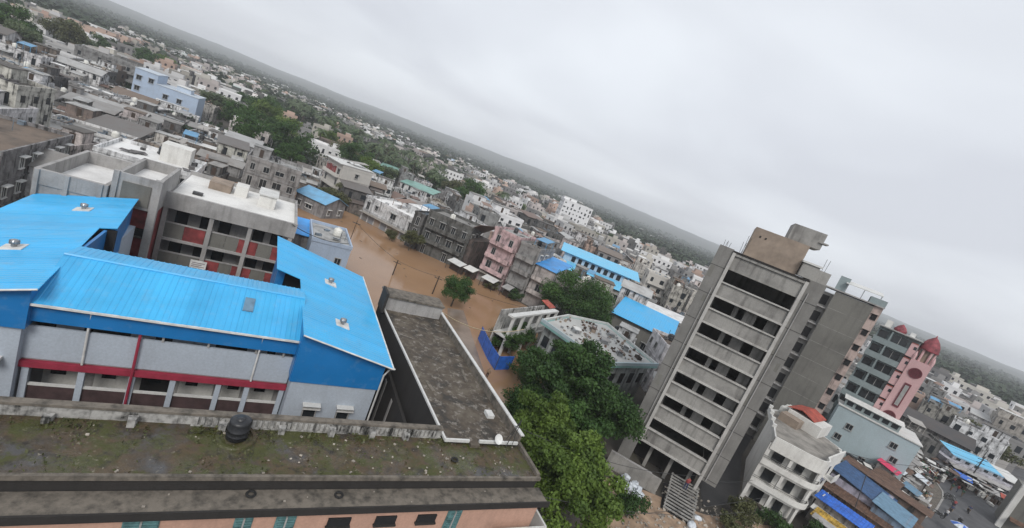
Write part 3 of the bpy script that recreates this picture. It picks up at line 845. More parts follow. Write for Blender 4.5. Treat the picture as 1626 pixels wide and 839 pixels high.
# base: open ground floor with columns, site walls
for x in (1.6, 4.2, 6.6):
    Q().box(x, x + .4, 1.2, 1.6, 0, Z0).build('column', 'tower_concrete', TW)
Q().box(.2, 7.7, 3.0, 3.2, 0, 3.4).build('recess_wall', 'black_wall', TW)  # shade of the open ground floor painted into the wall colour
# roof rooms
q = Q(); q.box(1.0, 6.6, 1.2, 6.0, 28.6, 32.2); q.build('stair_room', 'brick_bare', TW)
q = Q(); q.box(4.3, 7.6, 1.6, 5.6, 32.2, 34.0); q.build('lift_room', 'tower_concrete', TW)
Q().box(7.2, 8.1, 1.4, 2.8, 32.9, 33.05).build('projecting_slab', 'tower_concrete', TW)
for x in (1.7, 2.3):
    Q().box(x, x + .16, 1.14, 1.24, 31.2, 31.4).build('vent_hole', 'painted_shade', TW)
Q().box(6.7, 8.3, .5, 4.5, 28.9, 30.4).build('roof_block', 'tower_concrete', TW)
Q().box(6.55, 8.5, .35, 4.6, 30.405, 30.6).build('roof_block_slab', 'white_trim', TW)
Q().box(8.3, 9.5, .6, 5, 28.9, 30.2).build('roof_block', 'tower_concrete', TW)
for x, y, h in ((.9, .9, 2.2), (.7, 3, 1.6), (1.0, 5.5, 2.6), (8.9, 2, 3.0), (-.8, .5, .9), (-1.2, 4, 1.1)):
    q = Q()
    for dx in (-.08, .08):
        q.tube([(x + dx, y, 28.6), (x + dx * 2.2, y + .05, 28.6 + h)], .02, 4)
    q.build('rebar', 'metal_dark', TW)
# builders' steps and low walls before the tower
stp = thing('concrete_steps', 'pale ribbed concrete steps leading up to the grey tower', 'steps', (28.0, 47.6, 0), R(-20))
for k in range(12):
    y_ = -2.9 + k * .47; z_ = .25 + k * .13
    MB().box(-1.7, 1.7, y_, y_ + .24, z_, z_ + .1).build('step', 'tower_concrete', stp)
    MB().box(-1.65, 1.65, y_ + .2, y_ + .28, z_ - .14, z_ - .01).build('riser', 'black_wall', stp)  # shaded gap between slats painted into the dark riser
for x in (-1.6, 1.5):
    MB().slab([(x, -2.9, .24), (x + .1, -2.9, .24), (x + .1, 2.7, 1.78), (x, 2.7, 1.78)], .2).build('stringer', 'tower_concrete', stp)
MB().box(-1.9, 1.9, -3.0, 2.8, 0, .06).build('base', 'painted_ground_shade', stp)  # shade below the slats, painted as a dark sheet
sw = thing('site_wall', 'low bare concrete wall left of the steps at the tower foot', 'wall', (22.2, 48.5, 0), R(-18))
MB().box(-3.2, 3.0, -.12, .12, 0, 2.0).build('wall', 'tower_concrete', sw)
MB().box(-3.2, 1.8, -.16, .16, 2.0, 2.1).build('coping', 'grey_concrete', sw)
hp = MB(); rs = random.Random(4)
for k in range(60):
    hp.obox((21.6 + rs.gauss(0, .55), 46.0 + rs.gauss(0, .8), rs.uniform(0, .75)), rs.uniform(0, 3), rs.uniform(.35, .7), rs.uniform(.3, .55), rs.uniform(.2, .4), rs.uniform(-.5, .5))
tag(hp.build('plastic_heap', 'white_plastic'), 'heap of white plastic sacks beside the leafy tree at the tower foot', 'sack heap', kind='stuff')
rb = MB()
for k in range(900):
    x, y = rs.uniform(17, 46), rs.uniform(38, 51); s_ = rs.uniform(.08, .35)
    rb.obox((x, y, -.02), rs.uniform(0, 3), s_, s_ * rs.uniform(.5, 1), s_ * .6, rs.uniform(-.4, .4))
tag(rb.build('yard_rubble', 'rubble'), 'scattered pale rubble on the sandy yard before the tower', 'rubble', kind='stuff')
for k, (x, y, s_, lab) in enumerate(((29.7, 46.0, .8, 'larger white sack on the sand right of the steps'), (28.4, 44.2, 1.0, 'white sack nearest the picture edge below the steps'))):
    q = MB(); q.lathe((0, 0, 0), [(.3, 0), (.52, .12), (.55, .3), (.4, .5), (.15, .58), (.0, .6)], 9)
    o = q.build('sack', 'white_plastic', None, smooth=True); o.location = (x, y, 0); o.scale = (s_ * 1.3, s_ * .9, s_); o.rotation_euler = (0, 0, k)
    tag(o, lab, 'sack')

# second tall grey block
T2 = thing('plain_tower', 'tall plain olive grey block with a cream strip of square windows', 'tower', (49.6, 77.4, 0), R(-34))
Q().box(1.9, 7.3, 0, 14, 0, 29.2).build('wall', 'tower_plaster', T2)
Q().box(-1.4, 1.9, 1.1, 14, 0, 28.6).build('recess_wall', 'tower_concrete', T2)
for k in range(9):
    z = 26.4 - k * 3.05
    Q().box(-.2, 1.5, 1.0, 1.12, z, z + 1.7).build('recess_opening', 'painted_shade', T2)
    Q().box(-1.5, 1.9, .4, 1.1, z - .5, z - .3).build('recess_slab', 'grey_concrete', T2)
Q().box(7.3, 8.5, .05, 14, 0, 29.4).build('window_strip', 'painted_wall', T2, (.46, .36, .32))
for k in range(8):
    Q().box(1.92, 7.3, -.015, .02, 26.3 - 3.05 * k, 26.36 - 3.05 * k).build('floor_joint', 'tower_concrete', T2)
wm = MB(); wm.box(-.38, .38, -.06, .05, -.45, .45).box(-.5, .5, -.18, .05, .45, .53); wm = wm.mesh('square_window', ['painted_shade'])
for k in range(9):
    link('window', wm, T2, loc=(7.9, .0, 27.6 - k * 2.75))
Q().box(-.2, 8.6, -.25, 14, 29.4, 29.6).build('roof_edge', 'grey_concrete', T2)
q = Q(); q.box(1.5, 3.0, 2, 5, 29.6, 32.0); q.build('roof_room', 'sage_wall', T2)
q = Q(); q.slab([(2.6, 1.2, 31.2), (7.8, 1.2, 31.2), (7.8, 5.5, 31.8), (2.6, 5.5, 31.8)], .12); q.build('roof_sheet', 'white_trim', T2)
for x in (2.9, 5.2, 7.6):
    Q().box(x, x + .12, 1.4, 1.52, 29.6, 31.2).build('sheet_post', 'metal_grey', T2)
Q().box(6.4, 8.6, .4, 4, 29.6, 30.6).build('roof_rail', 'sage_wall', T2)
for k in range(8):
    z = 26.2 - k * 3.05
    Q().box(-1.6, -.02, 1.0, 5, z - .15, z).build('side_balcony', 'tower_plaster', T2)
    Q().box(-1.6, -1.5, 1.0, 5, z, z + 1.0).build('balcony_wall', 'tower_plaster', T2)
    Q().box(-1.6, -.02, .95, 1.05, z, z + 1.0 if k % 2 else z + .7).build('balcony_wall', 'tower_concrete', T2)
    Q().box(-.06, -.02, 1.6, 4.2, z, z + 2.1).build('balcony_door', 'painted_shade', T2)

# sage and pink block with dome
PB = thing('pink_dome_building', 'sage green balcony block with pink round window tower and red dome', 'building', (71.5, 90.3, 0), R(-40))
Q().box(0, 6.6, .9, 10, 0, 26.6).build('rear_wall', 'sage_wall', PB)
for k in range(8):
    z = 2.2 + k * 3.05
    Q().box(-.1, 5.4, 0, .9, z - .18, z).build('balcony_slab', 'sage_wall', PB)
    Q().box(-.1, 5.4, 0, .12, z, z + .95).build('balcony_front', 'sage_wall', PB)
    Q().box(.3, 1.7, .82, .92, z + .95, z + 2.4).build('window', 'dark_glass', PB)
    Q().box(2.5, 4.9, .82, .92, z + .6, z + 2.5).build('window', 'dark_glass', PB)
    Q().box(3.65, 3.75, .76, .83, z + .6, z + 2.5).build('mullion', 'frame_grey', PB)
    Q().box(2.1, 2.35, 0.0, .9, z + .95, z + 2.85).build('pier', 'sage_wall', PB)
    Q().box(5.4, 6.5, -.1, .9, z - .3, z + 2.3).build('pink_bay', 'pink_tower', PB)
    Q().box(5.45, 6.45, -.16, .9, z + 2.3, z + 2.42).build('bay_ledge', 'red_tile', PB)
    Q().box(6.0, 6.45, -.13, -.08, z + 1.2, z + 1.8).build('bay_window', 'dark_glass', PB)
Q().box(-.3, 6.8, -.2, 10, 26.6, 26.8).build('roof_edge', 'frame_grey', PB)
Q().box(6.5, 9.6, -.3, 3.4, 0, 23.2).build('pink_tower', 'pink_tower', PB)
ringm = MB(); 
def ring_mesh(r0, r1, t):
    q = MB(); n_ = 22
    vs = [(rr_ * math.cos(2 * math.pi * i / n_), yy, rr_ * math.sin(2 * math.pi * i / n_)) for rr_, yy in ((r0, 0), (r1, 0), (r1, -t), (r0, -t)) for i in range(n_)]
    fs = [(a * n_ + i, a * n_ + (i + 1) % n_, ((a + 1) % 4) * n_ + (i + 1) % n_, ((a + 1) % 4) * n_ + i) for a in range(4) for i in range(n_)]
    q.add(vs, fs)
    q.add([(r0 * math.cos(2 * math.pi * i / n_), -.03, r0 * math.sin(2 * math.pi * i / n_)) for i in range(n_)], [tuple(range(n_))])
    for x in (-.45, 0, .45):
        q.box(x * r0 - .05, x * r0 + .05, -t * .8, 0, -r0 * .85, r0 * .85)
    q.box(-r0 * .9, r0 * .9, -t * .75, 0, -.06, .06)
    return q.mesh('round_window', 'maroon_ring')
rw = ring_mesh(.8, 1.0, .16)
for z in (20.9, 11.6, 2.6):
    link('round_window', rw, PB, loc=(8.05, -.3, z))
q = Q(); q.box(7.55, 8.55, -.42, -.3, 13.6, 18.6); q.build('long_window', 'maroon_ring', PB)
q = Q(); q.box(7.75, 8.35, -.46, -.42, 14.0, 18.2); q.build('long_window_pane', 'frame_grey', PB)
for k in range(6):
    a = 2 * math.pi * k / 6
    q = Q(); q.lathe((8.05 + 1.15 * math.cos(a), 1.5 + 1.15 * math.sin(a), 23.2), [(.2, 0), (.2, 2.3)], 8); q.build('cupola_column', 'pink_tower', PB)
Q().lathe((8.05, 1.5, 23.2), [(.85, 0), (.85, 2.3)], 12).build('cupola_core', 'brick_bare', PB)
Q().lathe((8.05, 1.5, 25.5), [(1.5, 0), (1.5, .15), (1.45, .6), (1.3, 1.2), (.95, 2.0), (.45, 2.6), (.12, 2.9), (.05, 3.3)], 18).build('dome', 'dome_red', PB, smooth=True)
for dx, dy in ((6.7, -.1), (9.4, -.1), (6.7, 3.2), (9.4, 3.2)):
    Q().lathe((dx, dy, 23.2), [(.25, 0), (.28, .8), (.15, 1.3), (.02, 1.7)], 8).build('pinnacle', 'pink_tower', PB)
q = Q(); q.lathe((3.0, 2.5, 26.8), [(1.0, 0), (1.05, .4), (.7, 1.0), (.05, 1.6)], 12); q.build('small_dome', 'dome_red', PB)
Q().box(.5, 1.5, 2, 4, 26.8, 28.2).build('roof_room', 'cream_wall', PB)
Q().box(4.6, 5.4, 1.4, 2.4, 26.8, 27.6).build('roof_box', 'frame_white', PB)

# ------------------------------------------------------------------ white house with curved balconies
def arc(p0, p1, p2, n_=7):
    return [((1 - t) ** 2 * p0[0] + 2 * t * (1 - t) * p1[0] + t * t * p2[0], (1 - t) ** 2 * p0[1] + 2 * t * (1 - t) * p1[1] + t * t * p2[1]) for t in [i / (n_ - 1) for i in range(n_)]]
WO = (46.0, 60.0, 0.0)
WH = thing('white_curved_house', 'white three storey house with rounded corner balconies beside the grey tower', 'house', WO)
def Hh(): return MB(WO)
front = [(38.6, 54.0)] + arc((42.0, 52.6), (44.6, 51.4), (45.6, 53.4)) + [(51.6, 58.8)]
core = [(39.6, 55.8), (42.8, 54.6), (44.7, 53.9), (45.7, 54.3), (51.5, 59.4), (53.2, 62.2), (50.5, 70.5), (45.5, 67)]
bfr = [(38.4, 54.0)] + arc((42.0, 52.5), (45.4, 51.0), (46.2, 54.4), 11)
Hh().prism(core, 0, 8.6).build('wall', 'cream_wall', WH)
def band(outl, t, z0, z1, name, mat, par=WH, Pf=Hh):
    """wall of thickness t following an open outline"""
    q = Pf(); pts = [Vector((x, y, 0)) for x, y in outl]; inn = []
    for i, p_ in enumerate(pts):
        d_ = (pts[min(i + 1, len(pts) - 1)] - pts[max(i - 1, 0)]).normalized()
        inn.append(p_ + Vector((-d_.y, d_.x, 0)) * t)
    for i in range(len(pts) - 1):
        q.prism([tuple(pts[i].xy), tuple(pts[i + 1].xy), tuple(inn[i + 1].xy), tuple(inn[i].xy)], z0, z1)
    return q.build(name, mat, par)
for z in (2.9, 5.85):
    Hh().prism(bfr + [(45.6, 55.4), (39.8, 56.2)], z - .1, z + .2).build('balcony_slab', 'cream_wall', WH)
    band(bfr, .16, z + .2, z + .62, 'balcony_kerb', 'cream_wall')
    band([(38.6, 54.15)] + arc((42.0, 52.75), (45.0, 51.5), (45.9, 54.2), 9), .2, z - .42, z - .1, 'lintel_band', 'cream_wall')
    q = Hh()
    for zz in (.85, 1.08):
        for (x0, y0), (x1, y1) in zip(bfr[:-1], bfr[1:]):
            q.tube([(x0 + .03, y0 + .08, z + zz), (x1 + .03, y1 + .08, z + zz)], .03, 5)
    q.build('balcony_rail', 'metal_dark', WH)
for z0, z1 in ((0, 2.8), (3.1, 5.75), (6.05, 8.6)):
    for x, y, w_ in ((38.75, 54.2, .42), (41.25, 53.15, .36)):
        Hh().obox((x, y + .1, z0), R(-22), w_, .36, z1 - z0).build('pillar', 'cream_wall', WH)
    if z0: band(arc((42.0, 52.75), (45.0, 51.5), (45.9, 54.2), 9)[4:], .2, z0, z1, 'curved_wall', 'cream_wall')
    else: Hh().obox((44.6, 53.0, 0), R(10), .4, .4, z1).build('pillar', 'cream_wall', WH)
    for x, y, rz_, w_ in ((41.0, 55.2, R(-22), 1.3), (43.4, 54.3, R(-22), .9)):
        Hh().obox((x, y, z0 + .1), rz_, w_, .14, 2.1).build('door', 'dark_glass', WH)
    if z0:
        Hh().obox((49.9, 57.5, z0 - .2), R(41), 2.4, 1.5, .18).build('side_balcony', 'cream_wall', WH)
        Hh().obox((50.35, 56.95, z0 - .02), R(41), 2.4, .12, .8).build('side_balcony_wall', 'cream_wall', WH)
        Hh().obox((49.6, 57.82, z0), R(41), 1.1, .14, 2.0).build('door', 'dark_glass', WH)
front = [(38.6, 54.0)] + arc((42.0, 52.6), (45.0, 51.4), (45.9, 54.1), 9) + [(51.7, 59.2)]
Hh().prism(front + [(53.4, 62.0), (50.8, 71), (44.9, 67.4)], 8.6, 8.86).build('roof_slab', 'cream_wall', WH)
Hh().prism([(39.2, 54.4), (42.0, 53.1), (44.2, 52.9), (45.2, 54.0), (51.4, 59.4), (53.0, 62.2), (50.6, 70.3), (45.2, 67)], 8.862, 8.9).build('roof_deck', 'roof_deck', WH, (.30, .28, .25))
band(front, .2, 8.86, 9.7, 'roof_parapet', 'cream_wall'); band(front, .2, 7.95, 8.6, 'lintel_band', 'cream_wall')
band([(44.9, 67.4), (38.6, 54.0)], .2, 8.86, 9.5, 'roof_parapet', 'white_trim')
for t in (.1, .3, .5, .7):
    x, y = 44.9 + (38.6 - 44.9) * t, 67.4 + (54 - 67.4) * t
    Hh().obox((x, y, 9.5), R(65), .5, .5, .45).build('parapet_block', 'white_trim', WH)
Hh().obox((50.0, 65.6, 8.9), R(41), 5.2, 4.6, 1.7).build('roof_room', 'cream_wall', WH)
q = Hh(); cx, cy = 50.4, 66.2
for s_ in (-1, 1):
    ca, sa = math.cos(R(41)), math.sin(R(41))
    T_ = lambda u, v, z: (cx + u * ca - v * sa, cy + u * sa + v * ca, z)
    q.slab([T_(-2.9, .6, 11.35), T_(-2.9, .6 + s_ * 1.9, 10.75), T_(2.9, .6 + s_ * 1.9, 10.75), T_(2.9, .6, 11.35)][::(1 if s_ < 0 else -1)], .1)
q.build('red_roof', 'red_tile', WH)
Hh().obox((46.4, 64.0, 8.9), R(41), 2.2, 2.6, 1.2).build('stair_box', 'brick_bare', WH)
tank_me = {}
def tank(kind):
    if kind not in tank_me:
        q = MB()
        if kind == 'black':
            q.lathe((0, 0, 0), [(.52, 0), (.55, .05), (.55, .25), (.58, .28), (.55, .31), (.55, .55), (.58, .58), (.55, .61), (.55, 1.02), (.53, 1.12), (.45, 1.17), (.26, 1.19), (.24, 1.19), (.24, 1.26), (.0, 1.27)], 18)
            tank_me[kind] = q.mesh('water_tank', 'tank_black')
        else:
            q.lathe((0, 0, 0), [(.6, 0), (.62, .1), (.62, .9), (.5, 1.1), (.2, 1.2), (.2, 1.28), (.0, 1.29)], 14)
            tank_me[kind] = q.mesh('water_tank', 'tank_white')
        tank_me[kind].polygons.foreach_set('use_smooth', [True] * len(tank_me[kind].polygons))
    return tank_me[kind]
def place_tank(x, y, z, kind, label, s_=1.0):
    o = link('water_tank', tank(kind), None, loc=(x, y, z)); o.scale = (s_, s_, s_)
    return tag(o, label, 'water tank', 'rooftop water tanks')
place_tank(47.6, 68.0, 8.9, 'white', 'left of two white water tanks on the curved white house')
place_tank(49.3, 69.6, 8.9, 'white', 'right of two white water tanks on the curved white house')
x, y, _ = W30(1.75, 23.95)
place_tank(x, y, 9.06, 'black', 'black plastic water tank on the mossy foreground roof', .98)
# ring of grass-grown mortar round the black tank, old tyres and bits on the terrace
q = MB(); n_ = 24
q.lathe((0, 0, 0), [(.82, 0), (.82, .1), (1.0, .1), (1.05, 0)], 24, cap=False)
o = q.build('mortar_ring', 'mossy_deck'); o.location = (x, y, 9.03); tag(o, 'round mossy mortar ring at the foot of the black tank', 'mortar ring')
ty = MB(); nn = 16
for i in range(nn):
    a, a2 = 2 * math.pi * i / nn, 2 * math.pi * (i + 1) / nn
    ty.tube([(.26 * math.cos(a), .26 * math.sin(a), .09), (.26 * math.cos(a2), .26 * math.sin(a2), .09)], .085, 6)
tym = ty.mesh('old_tyre', 'rubber')
for a, b_, z, lab in ((14.6, 22.6, 9.03, 'old black tyre lying on the mossy roof near its right end'), (7.2, 20.55, 8.23, 'dark tyre on the narrow ledge near its middle'),
                      (2.9, 20.7, 8.23, 'dark tyre on the ledge below the water tank')):
    o = link('old_tyre', tym, None, loc=W30(a, b_, z)); o.scale = (.75, .75, .75); tag(o, lab, 'tyre', 'old tyres on the foreground roof')
dbs = MB()
rs = random.Random(9)
for k in range(90):
    if rs.random() < .7:
        a, b_, z = rs.gauss(13, 5.5), rs.uniform(21.2, 24.4), 9.02
    elif rs.random() < .5:
        a, b_, z = rs.uniform(-13, 20.5), rs.uniform(19.85, 20.95), 8.21
    else:
        a, b_, z = rs.gauss(-3, 5), rs.uniform(21.3, 24.5), 9.02
    if not -14 < a < 20.4: continue
    x, y, _ = W30(a, b_); s_ = rs.uniform(.03, .11)
    dbs.obox((x, y, z), rs.uniform(0, 3), s_ * 1.4, s_, s_ * .7, rs.uniform(-.5, .5))
tag(dbs.build('terrace_debris', 'rubble'), 'small pale stones and plaster flakes strewn over the mossy roof', 'debris', kind='stuff')
N_ = 2600
aa = np.concatenate([rng.normal(4.8, .8, 500), rng.uniform(-13, 20, 2100)]); bbv = np.where(rng.random(N_) < .6, rng.normal(24.35, .25, N_), rng.uniform(21.2, 24.6, N_))
keep = (np.sin(aa * .9) + np.sin(aa * 2.3 + 1) + rng.normal(0, .6, N_) > .2) & (bbv < 24.75) & (bbv > 21.2)
aa, bbv = aa[keep], bbv[keep]
pw = np.stack([aa * CA - bbv * SA, aa * SA + bbv * CA, 9.04 + .1 * rng.random(len(aa))], 1)
o = link('roof_weeds', leaf_mesh('roof_weeds', pw, .1 + .14 * rng.random(len(aa)), 'leaf_olive', rng.random(len(aa)), .3))
tag(o, 'low weeds and moss tufts growing on the foreground roof', 'weeds', kind='stuff')
dish = MB(); dish.lathe((0, 0, 0), [(.0, -.1), (.2, -.07), (.36, 0), (.37, .02), (.2, -.05), (0, -.08)], 14, cap=False)
dish.tube([(0, 0, -.1), (0, -.1, -.55)], .025, 5); dish.tube([(.2, 0, -.05), (0, 0, .28)], .012, 4)
dme = dish.mesh('satellite_dish', 'frame_white')
o = link('satellite_dish', dme, None, loc=W30(18.4, 24.1, 9.7)); o.rotation_euler = (R(50), 0, R(40)); tag(o, 'white satellite dish at the right end of the mossy roof', 'dish')
q = MB(); q.tube([(0, 0, 0), (.05, 0, 1.0), (.3, .05, 2.6)], .03, 5); q.tube([(.4, 0, 0), (.3, 0, 1.4), (.3, .05, 2.6)], .025, 5); q.tube([(-.3, .3, 0), (.3, .05, 2.6)], .025, 5)
o = q.build('antenna_mast', 'metal_dark'); o.location = W30(19.2, 24.0, 9.0); tag(o, 'leaning dark pipe mast at the right corner of the mossy roof', 'mast')

# ------------------------------------------------------------------ ordinary houses
WALLC = {'pale pink': (.54, .485, .465), 'white': (.72, .715, .71), 'cream': (.55, .525, .475), 'grey': (.27, .265, .26), 'dark grey': (.13, .127, .122), 'salmon': (.50, .36, .29),
         'pale blue': (.36, .45, .56), 'pale green': (.45, .46, .43), 'beige': (.42, .395, .35), 'lilac': (.46, .45, .47), 'dusty pink': (.50, .36, .355), 'turquoise': (.25, .45, .43),
         'brown': (.19, .15, .125)}
ROOFC = {'white': (.76, .755, .74), 'grey': (.27, .26, .245), 'dark': (.12, .11, .10), 'brown': (.16, .12, .09), 'bright blue': (.05, .33, .78), 'rust': (.15, .09, .065), 'pale grey': (.40, .40, .39),
         'green': (.20, .38, .33), 'red': (.26, .10, .07), 'sky blue': (.18, .46, .72)}
wcache = {}
def window_mesh(w, h, style):
    k = (round(w, 1), round(h, 1), style)
    if k not in wcache:
        w, h = k[0], k[1]; q = MB()
        q.cur = 1; q.box(-w / 2, w / 2, -.03, .02, -h / 2, h / 2)
        q.cur = 0
        q.box(-w / 2 - .1, -w / 2, -.1, .02, -h / 2 - .1, h / 2 + .1); q.box(w / 2, w / 2 + .1, -.1, .02, -h / 2 - .1, h / 2 + .1)
        q.box(-w / 2, w / 2, -.1, .02, h / 2, h / 2 + .1); q.box(-w / 2 - .16, w / 2 + .16, -.2, .02, -h / 2 - .2, -h / 2 - .102)
        q.box(-.03, .03, -.07, -.03, -h / 2, h / 2)
        if style != 'bare':
            q.box(-w / 2 - .25, w / 2 + .25, -.55, .02, h / 2 + .12, h / 2 + .22)
        wcache[k] = q.mesh('window', ['frame_white' if style == 'white' else 'frame_grey', 'dark_glass'])
    return wcache[k]
HOUSES = []
def house(x, y, rz, w, d, floors, wall, roof='flat', roofc='grey', seed=0, lod=0, wmat=None, balcony=False, label=None, group=None, fh=3.1, name='house', stair=None, shop=False, zone='', tankk=None, wsty=None):
    rs = random.Random(seed * 7919 + int(x * 13) + int(y * 7)); h = floors * fh
    root = thing(name, label or '', 'house', (x, y, 0), rz, group)
    wc = WALLC[wall]; kf = rs.uniform(.82, 1.1); wc = tuple(min(.8, c_ * kf * rs.uniform(.985, 1.015)) for c_ in wc)
    wm_ = wmat or rs.choice(['painted_wall', 'painted_wall', 'old_wall'])
    kf = rs.uniform(.85, 1.1); rc = tuple(c_ * kf for c_ in ROOFC[roofc])
    X, Y = w / 2, d / 2
    feats = []
    q = MB()
    q.box(-X, X, -Y, Y, -.3, h)
    q.build('wall', wm_, root, wc)
    if lod == 0:
        for k in range(1, floors):
            MB().box(-X - .12, X + .12, -Y - .12, Y + .12, k * fh - .12, k * fh + .06).build('floor_band', wm_, root, tuple(c_ * .9 for c_ in wc))
    if roof == 'flat':
        ph = rs.uniform(.5, .95); q = MB(); o_ = .1
        q.box(-X - o_, X + o_, -Y - o_, -Y + .12, h, h + ph); q.box(-X - o_, X + o_, Y - .12, Y + o_, h, h + ph)
        q.box(-X - o_, -X + .12, -Y + .12, Y - .12, h, h + ph); q.box(X - .12, X + o_, -Y + .12, Y - .12, h, h + ph)
        q.build('parapet', wm_, root, tuple(min(.75, c_ * 1.05) for c_ in wc))
        MB().box(-X + .12, X - .12, -Y + .12, Y - .12, h + .002, h + .1).build('roof_deck', 'white_deck' if roofc == 'white' else 'roof_deck', root, rc)
        st_ = rs.random() < .6 if stair is None else stair
        if st_:
            sw_, sd_ = w * rs.uniform(.3, .65), d * rs.uniform(.35, .7)
            sx, sy = rs.choice([-1, 1]) * (X - sw_ / 2 - .3), rs.uniform(0, 1) * (Y - sd_ / 2 - .3)
            s2 = MB().box(sx - sw_ / 2, sx + sw_ / 2, sy - sd_ / 2, sy + sd_ / 2, h + .1, h + 2.4).build('stair_room', wm_, root, tuple(min(.75, c_ * 1.08) for c_ in wc))
            MB().box(sx - sw_ / 2 - .2, sx + sw_ / 2 + .2, sy - sd_ / 2 - .2, sy + sd_ / 2 + .2, h + 2.4, h + 2.52).build('slab', 'roof_deck', s2, rc)
            MB().box(sx - .4, sx + .4, sy - sd_ / 2 - .04, sy - sd_ / 2 + .02, h + .1, h + 2.0).build('door', 'wood_dark', s2)
            feats.append('stair room')
        tk = tankk if tankk is not None else (rs.choice(['black', 'white', None]) if lod < 2 else None)
        if tk:
            tx, ty_ = rs.uniform(-.6, .6) * X, rs.uniform(-.5, .7) * Y
            t_ = link('water_tank', tank(tk), root, loc=(tx, ty_, h + .1)); t_.scale = (1.05,) * 3
            feats.append(tk + ' tank')
        if rs.random() < .35 and lod < 2:
            q = MB(); tx = rs.uniform(-.4, .4) * X
            q.slab([(tx - 1.6, -Y * .2, h + 2.0), (tx + 1.6, -Y * .2, h + 2.0), (tx + 1.6, Y * .8, h + 2.5), (tx - 1.6, Y * .8, h + 2.5)], .06)
            for dx in (-1.5, 1.5):
                for yy in (-Y * .18, Y * .76):
                    q.box(tx + dx - .05, tx + dx + .05, yy - .05, yy + .05, h + .1, h + 2.1)
            q.build('sheet_shelter', 'sheet', root, rs.choice([(.3, .3, .3), (.22, .13, .09), (.1, .3, .5), (.35, .33, .3)]))
        if lod < 2:
            q = MB(); nn_ = rs.randint(5, 14)
            for _ in range(nn_):
                xx, yy = rs.uniform(-X + .5, X - .5), rs.uniform(-Y + .5, Y - .5); k_ = rs.random()
                if k_ < .5: q.obox((xx, yy, h + .1), rs.uniform(0, 3), rs.uniform(.3, 1.3), rs.uniform(.3, .9), rs.uniform(.15, .8))
                elif k_ < .75: q.obox((xx, yy, h + .35), rs.uniform(0, 3), rs.uniform(1, 2.2), rs.uniform(.6, 1.4), .05, rs.uniform(-.4, .4))
                else: q.tube([(xx, yy, h), (xx + rs.uniform(-.1, .1), yy, h + rs.uniform(1, 2.6))], .04, 4)
            o_ = q.build('roof_clutter', 'old_wall', root, rs.choice([(.5, .5, .5), (.3, .25, .2), (.16, .15, .15), (.55, .53, .5), (.2, .25, .3)])); o_['kind'] = 'stuff'
    elif roof == 'gable':
        rh = w * .2 if w < d else d * .2; q = MB(); e = .5
        if w >= d:
            for s_ in (-1, 1):
                pl = [(-X - e, 0, h + rh), (X + e, 0, h + rh), (X + e, s_ * (Y + e), h - rh * e / Y), (-X - e, s_ * (Y + e), h - rh * e / Y)]
                q.slab(pl if s_ < 0 else pl[::-1], .09)
            g2 = MB(); g2.add([(-X, -Y, h), (-X, Y, h), (-X, 0, h + rh - .1)], [(0, 2, 1)]); g3 = MB(); g3.add([(X, -Y, h), (X, Y, h), (X, 0, h + rh - .1)], [(0, 1, 2)])
        else:
            for s_ in (-1, 1):
                pl = [(0, -Y - e, h + rh), (0, Y + e, h + rh), (s_ * (X + e), Y + e, h - rh * e / X), (s_ * (X + e), -Y - e, h - rh * e / X)]
                q.slab(pl if s_ > 0 else pl[::-1], .09)
            g2 = MB(); g2.add([(-X, -Y, h), (X, -Y, h), (0, -Y, h + rh - .1)], [(0, 1, 2)]); g3 = MB(); g3.add([(-X, Y, h), (X, Y, h), (0, Y, h + rh - .1)], [(0, 2, 1)])
        q.build('roof', 'sheet', root, rc); g2.build('gable', wm_, root, wc); g3.build('gable', wm_, root, wc)
    elif roof == 'shed':
        q = MB(); e = .45; q.slab([(-X - e, -Y - e, h + .1), (X + e, -Y - e, h + .1), (X + e, Y + e, h + d * .16), (-X - e, Y + e, h + d * .16)], .1)
        q.build('roof', 'sheet', root, rc)
    if balcony:
        for k in range(1, floors):
            q = MB(); z = k * fh
            q.box(-X * .9, X * .9, -Y - 1.15, -Y - .1, z - .14, z); b_ = q.build('balcony', wm_, root, tuple(min(.75, c_ * 1.1) for c_ in wc))
            q = MB(); q.box(-X * .9, X * .9, -Y - 1.15, -Y - 1.05, z, z + .9); q.box(-X * .9, -X * .9 + .1, -Y - 1.05, -Y - .1, z, z + .9); q.box(X * .9 - .1, X * .9, -Y - 1.05, -Y - .1, z, z + .9)
            q.build('balcony_wall', wm_, b_, tuple(min(.75, c_ * 1.1) for c_ in wc))
        feats.append('balconies')
    if lod < 2 and label is None and rs.random() < .7:
        for _ in range(rs.randint(1, 2)):
            lw, ld, lh = rs.uniform(2.2, 4.2), rs.uniform(1.6, 3.0), rs.uniform(2.2, min(5.5, h))
            sx = rs.uniform(-X + lw / 2, X - lw / 2); q = MB()
            lt = MB().box(sx - lw / 2, sx + lw / 2, -Y - ld, -Y - .01, 0, lh).build('lean_to', wm_, root, rs.choice([(.3, .29, .28), (.45, .43, .41), (.2, .17, .15), (.5, .5, .5)]))
            MB().slab([(sx - lw / 2 - .2, -Y - ld - .3, lh + .02), (sx + lw / 2 + .2, -Y - ld - .3, lh + .02), (sx + lw / 2 + .2, -Y - .02, lh + .5), (sx - lw / 2 - .2, -Y - .02, lh + .5)], .07).build('lean_to_roof', 'sheet', lt, rs.choice([(.3, .3, .3), (.14, .12, .11), (.45, .45, .44), (.16, .1, .08), (.36, .35, .33)]))
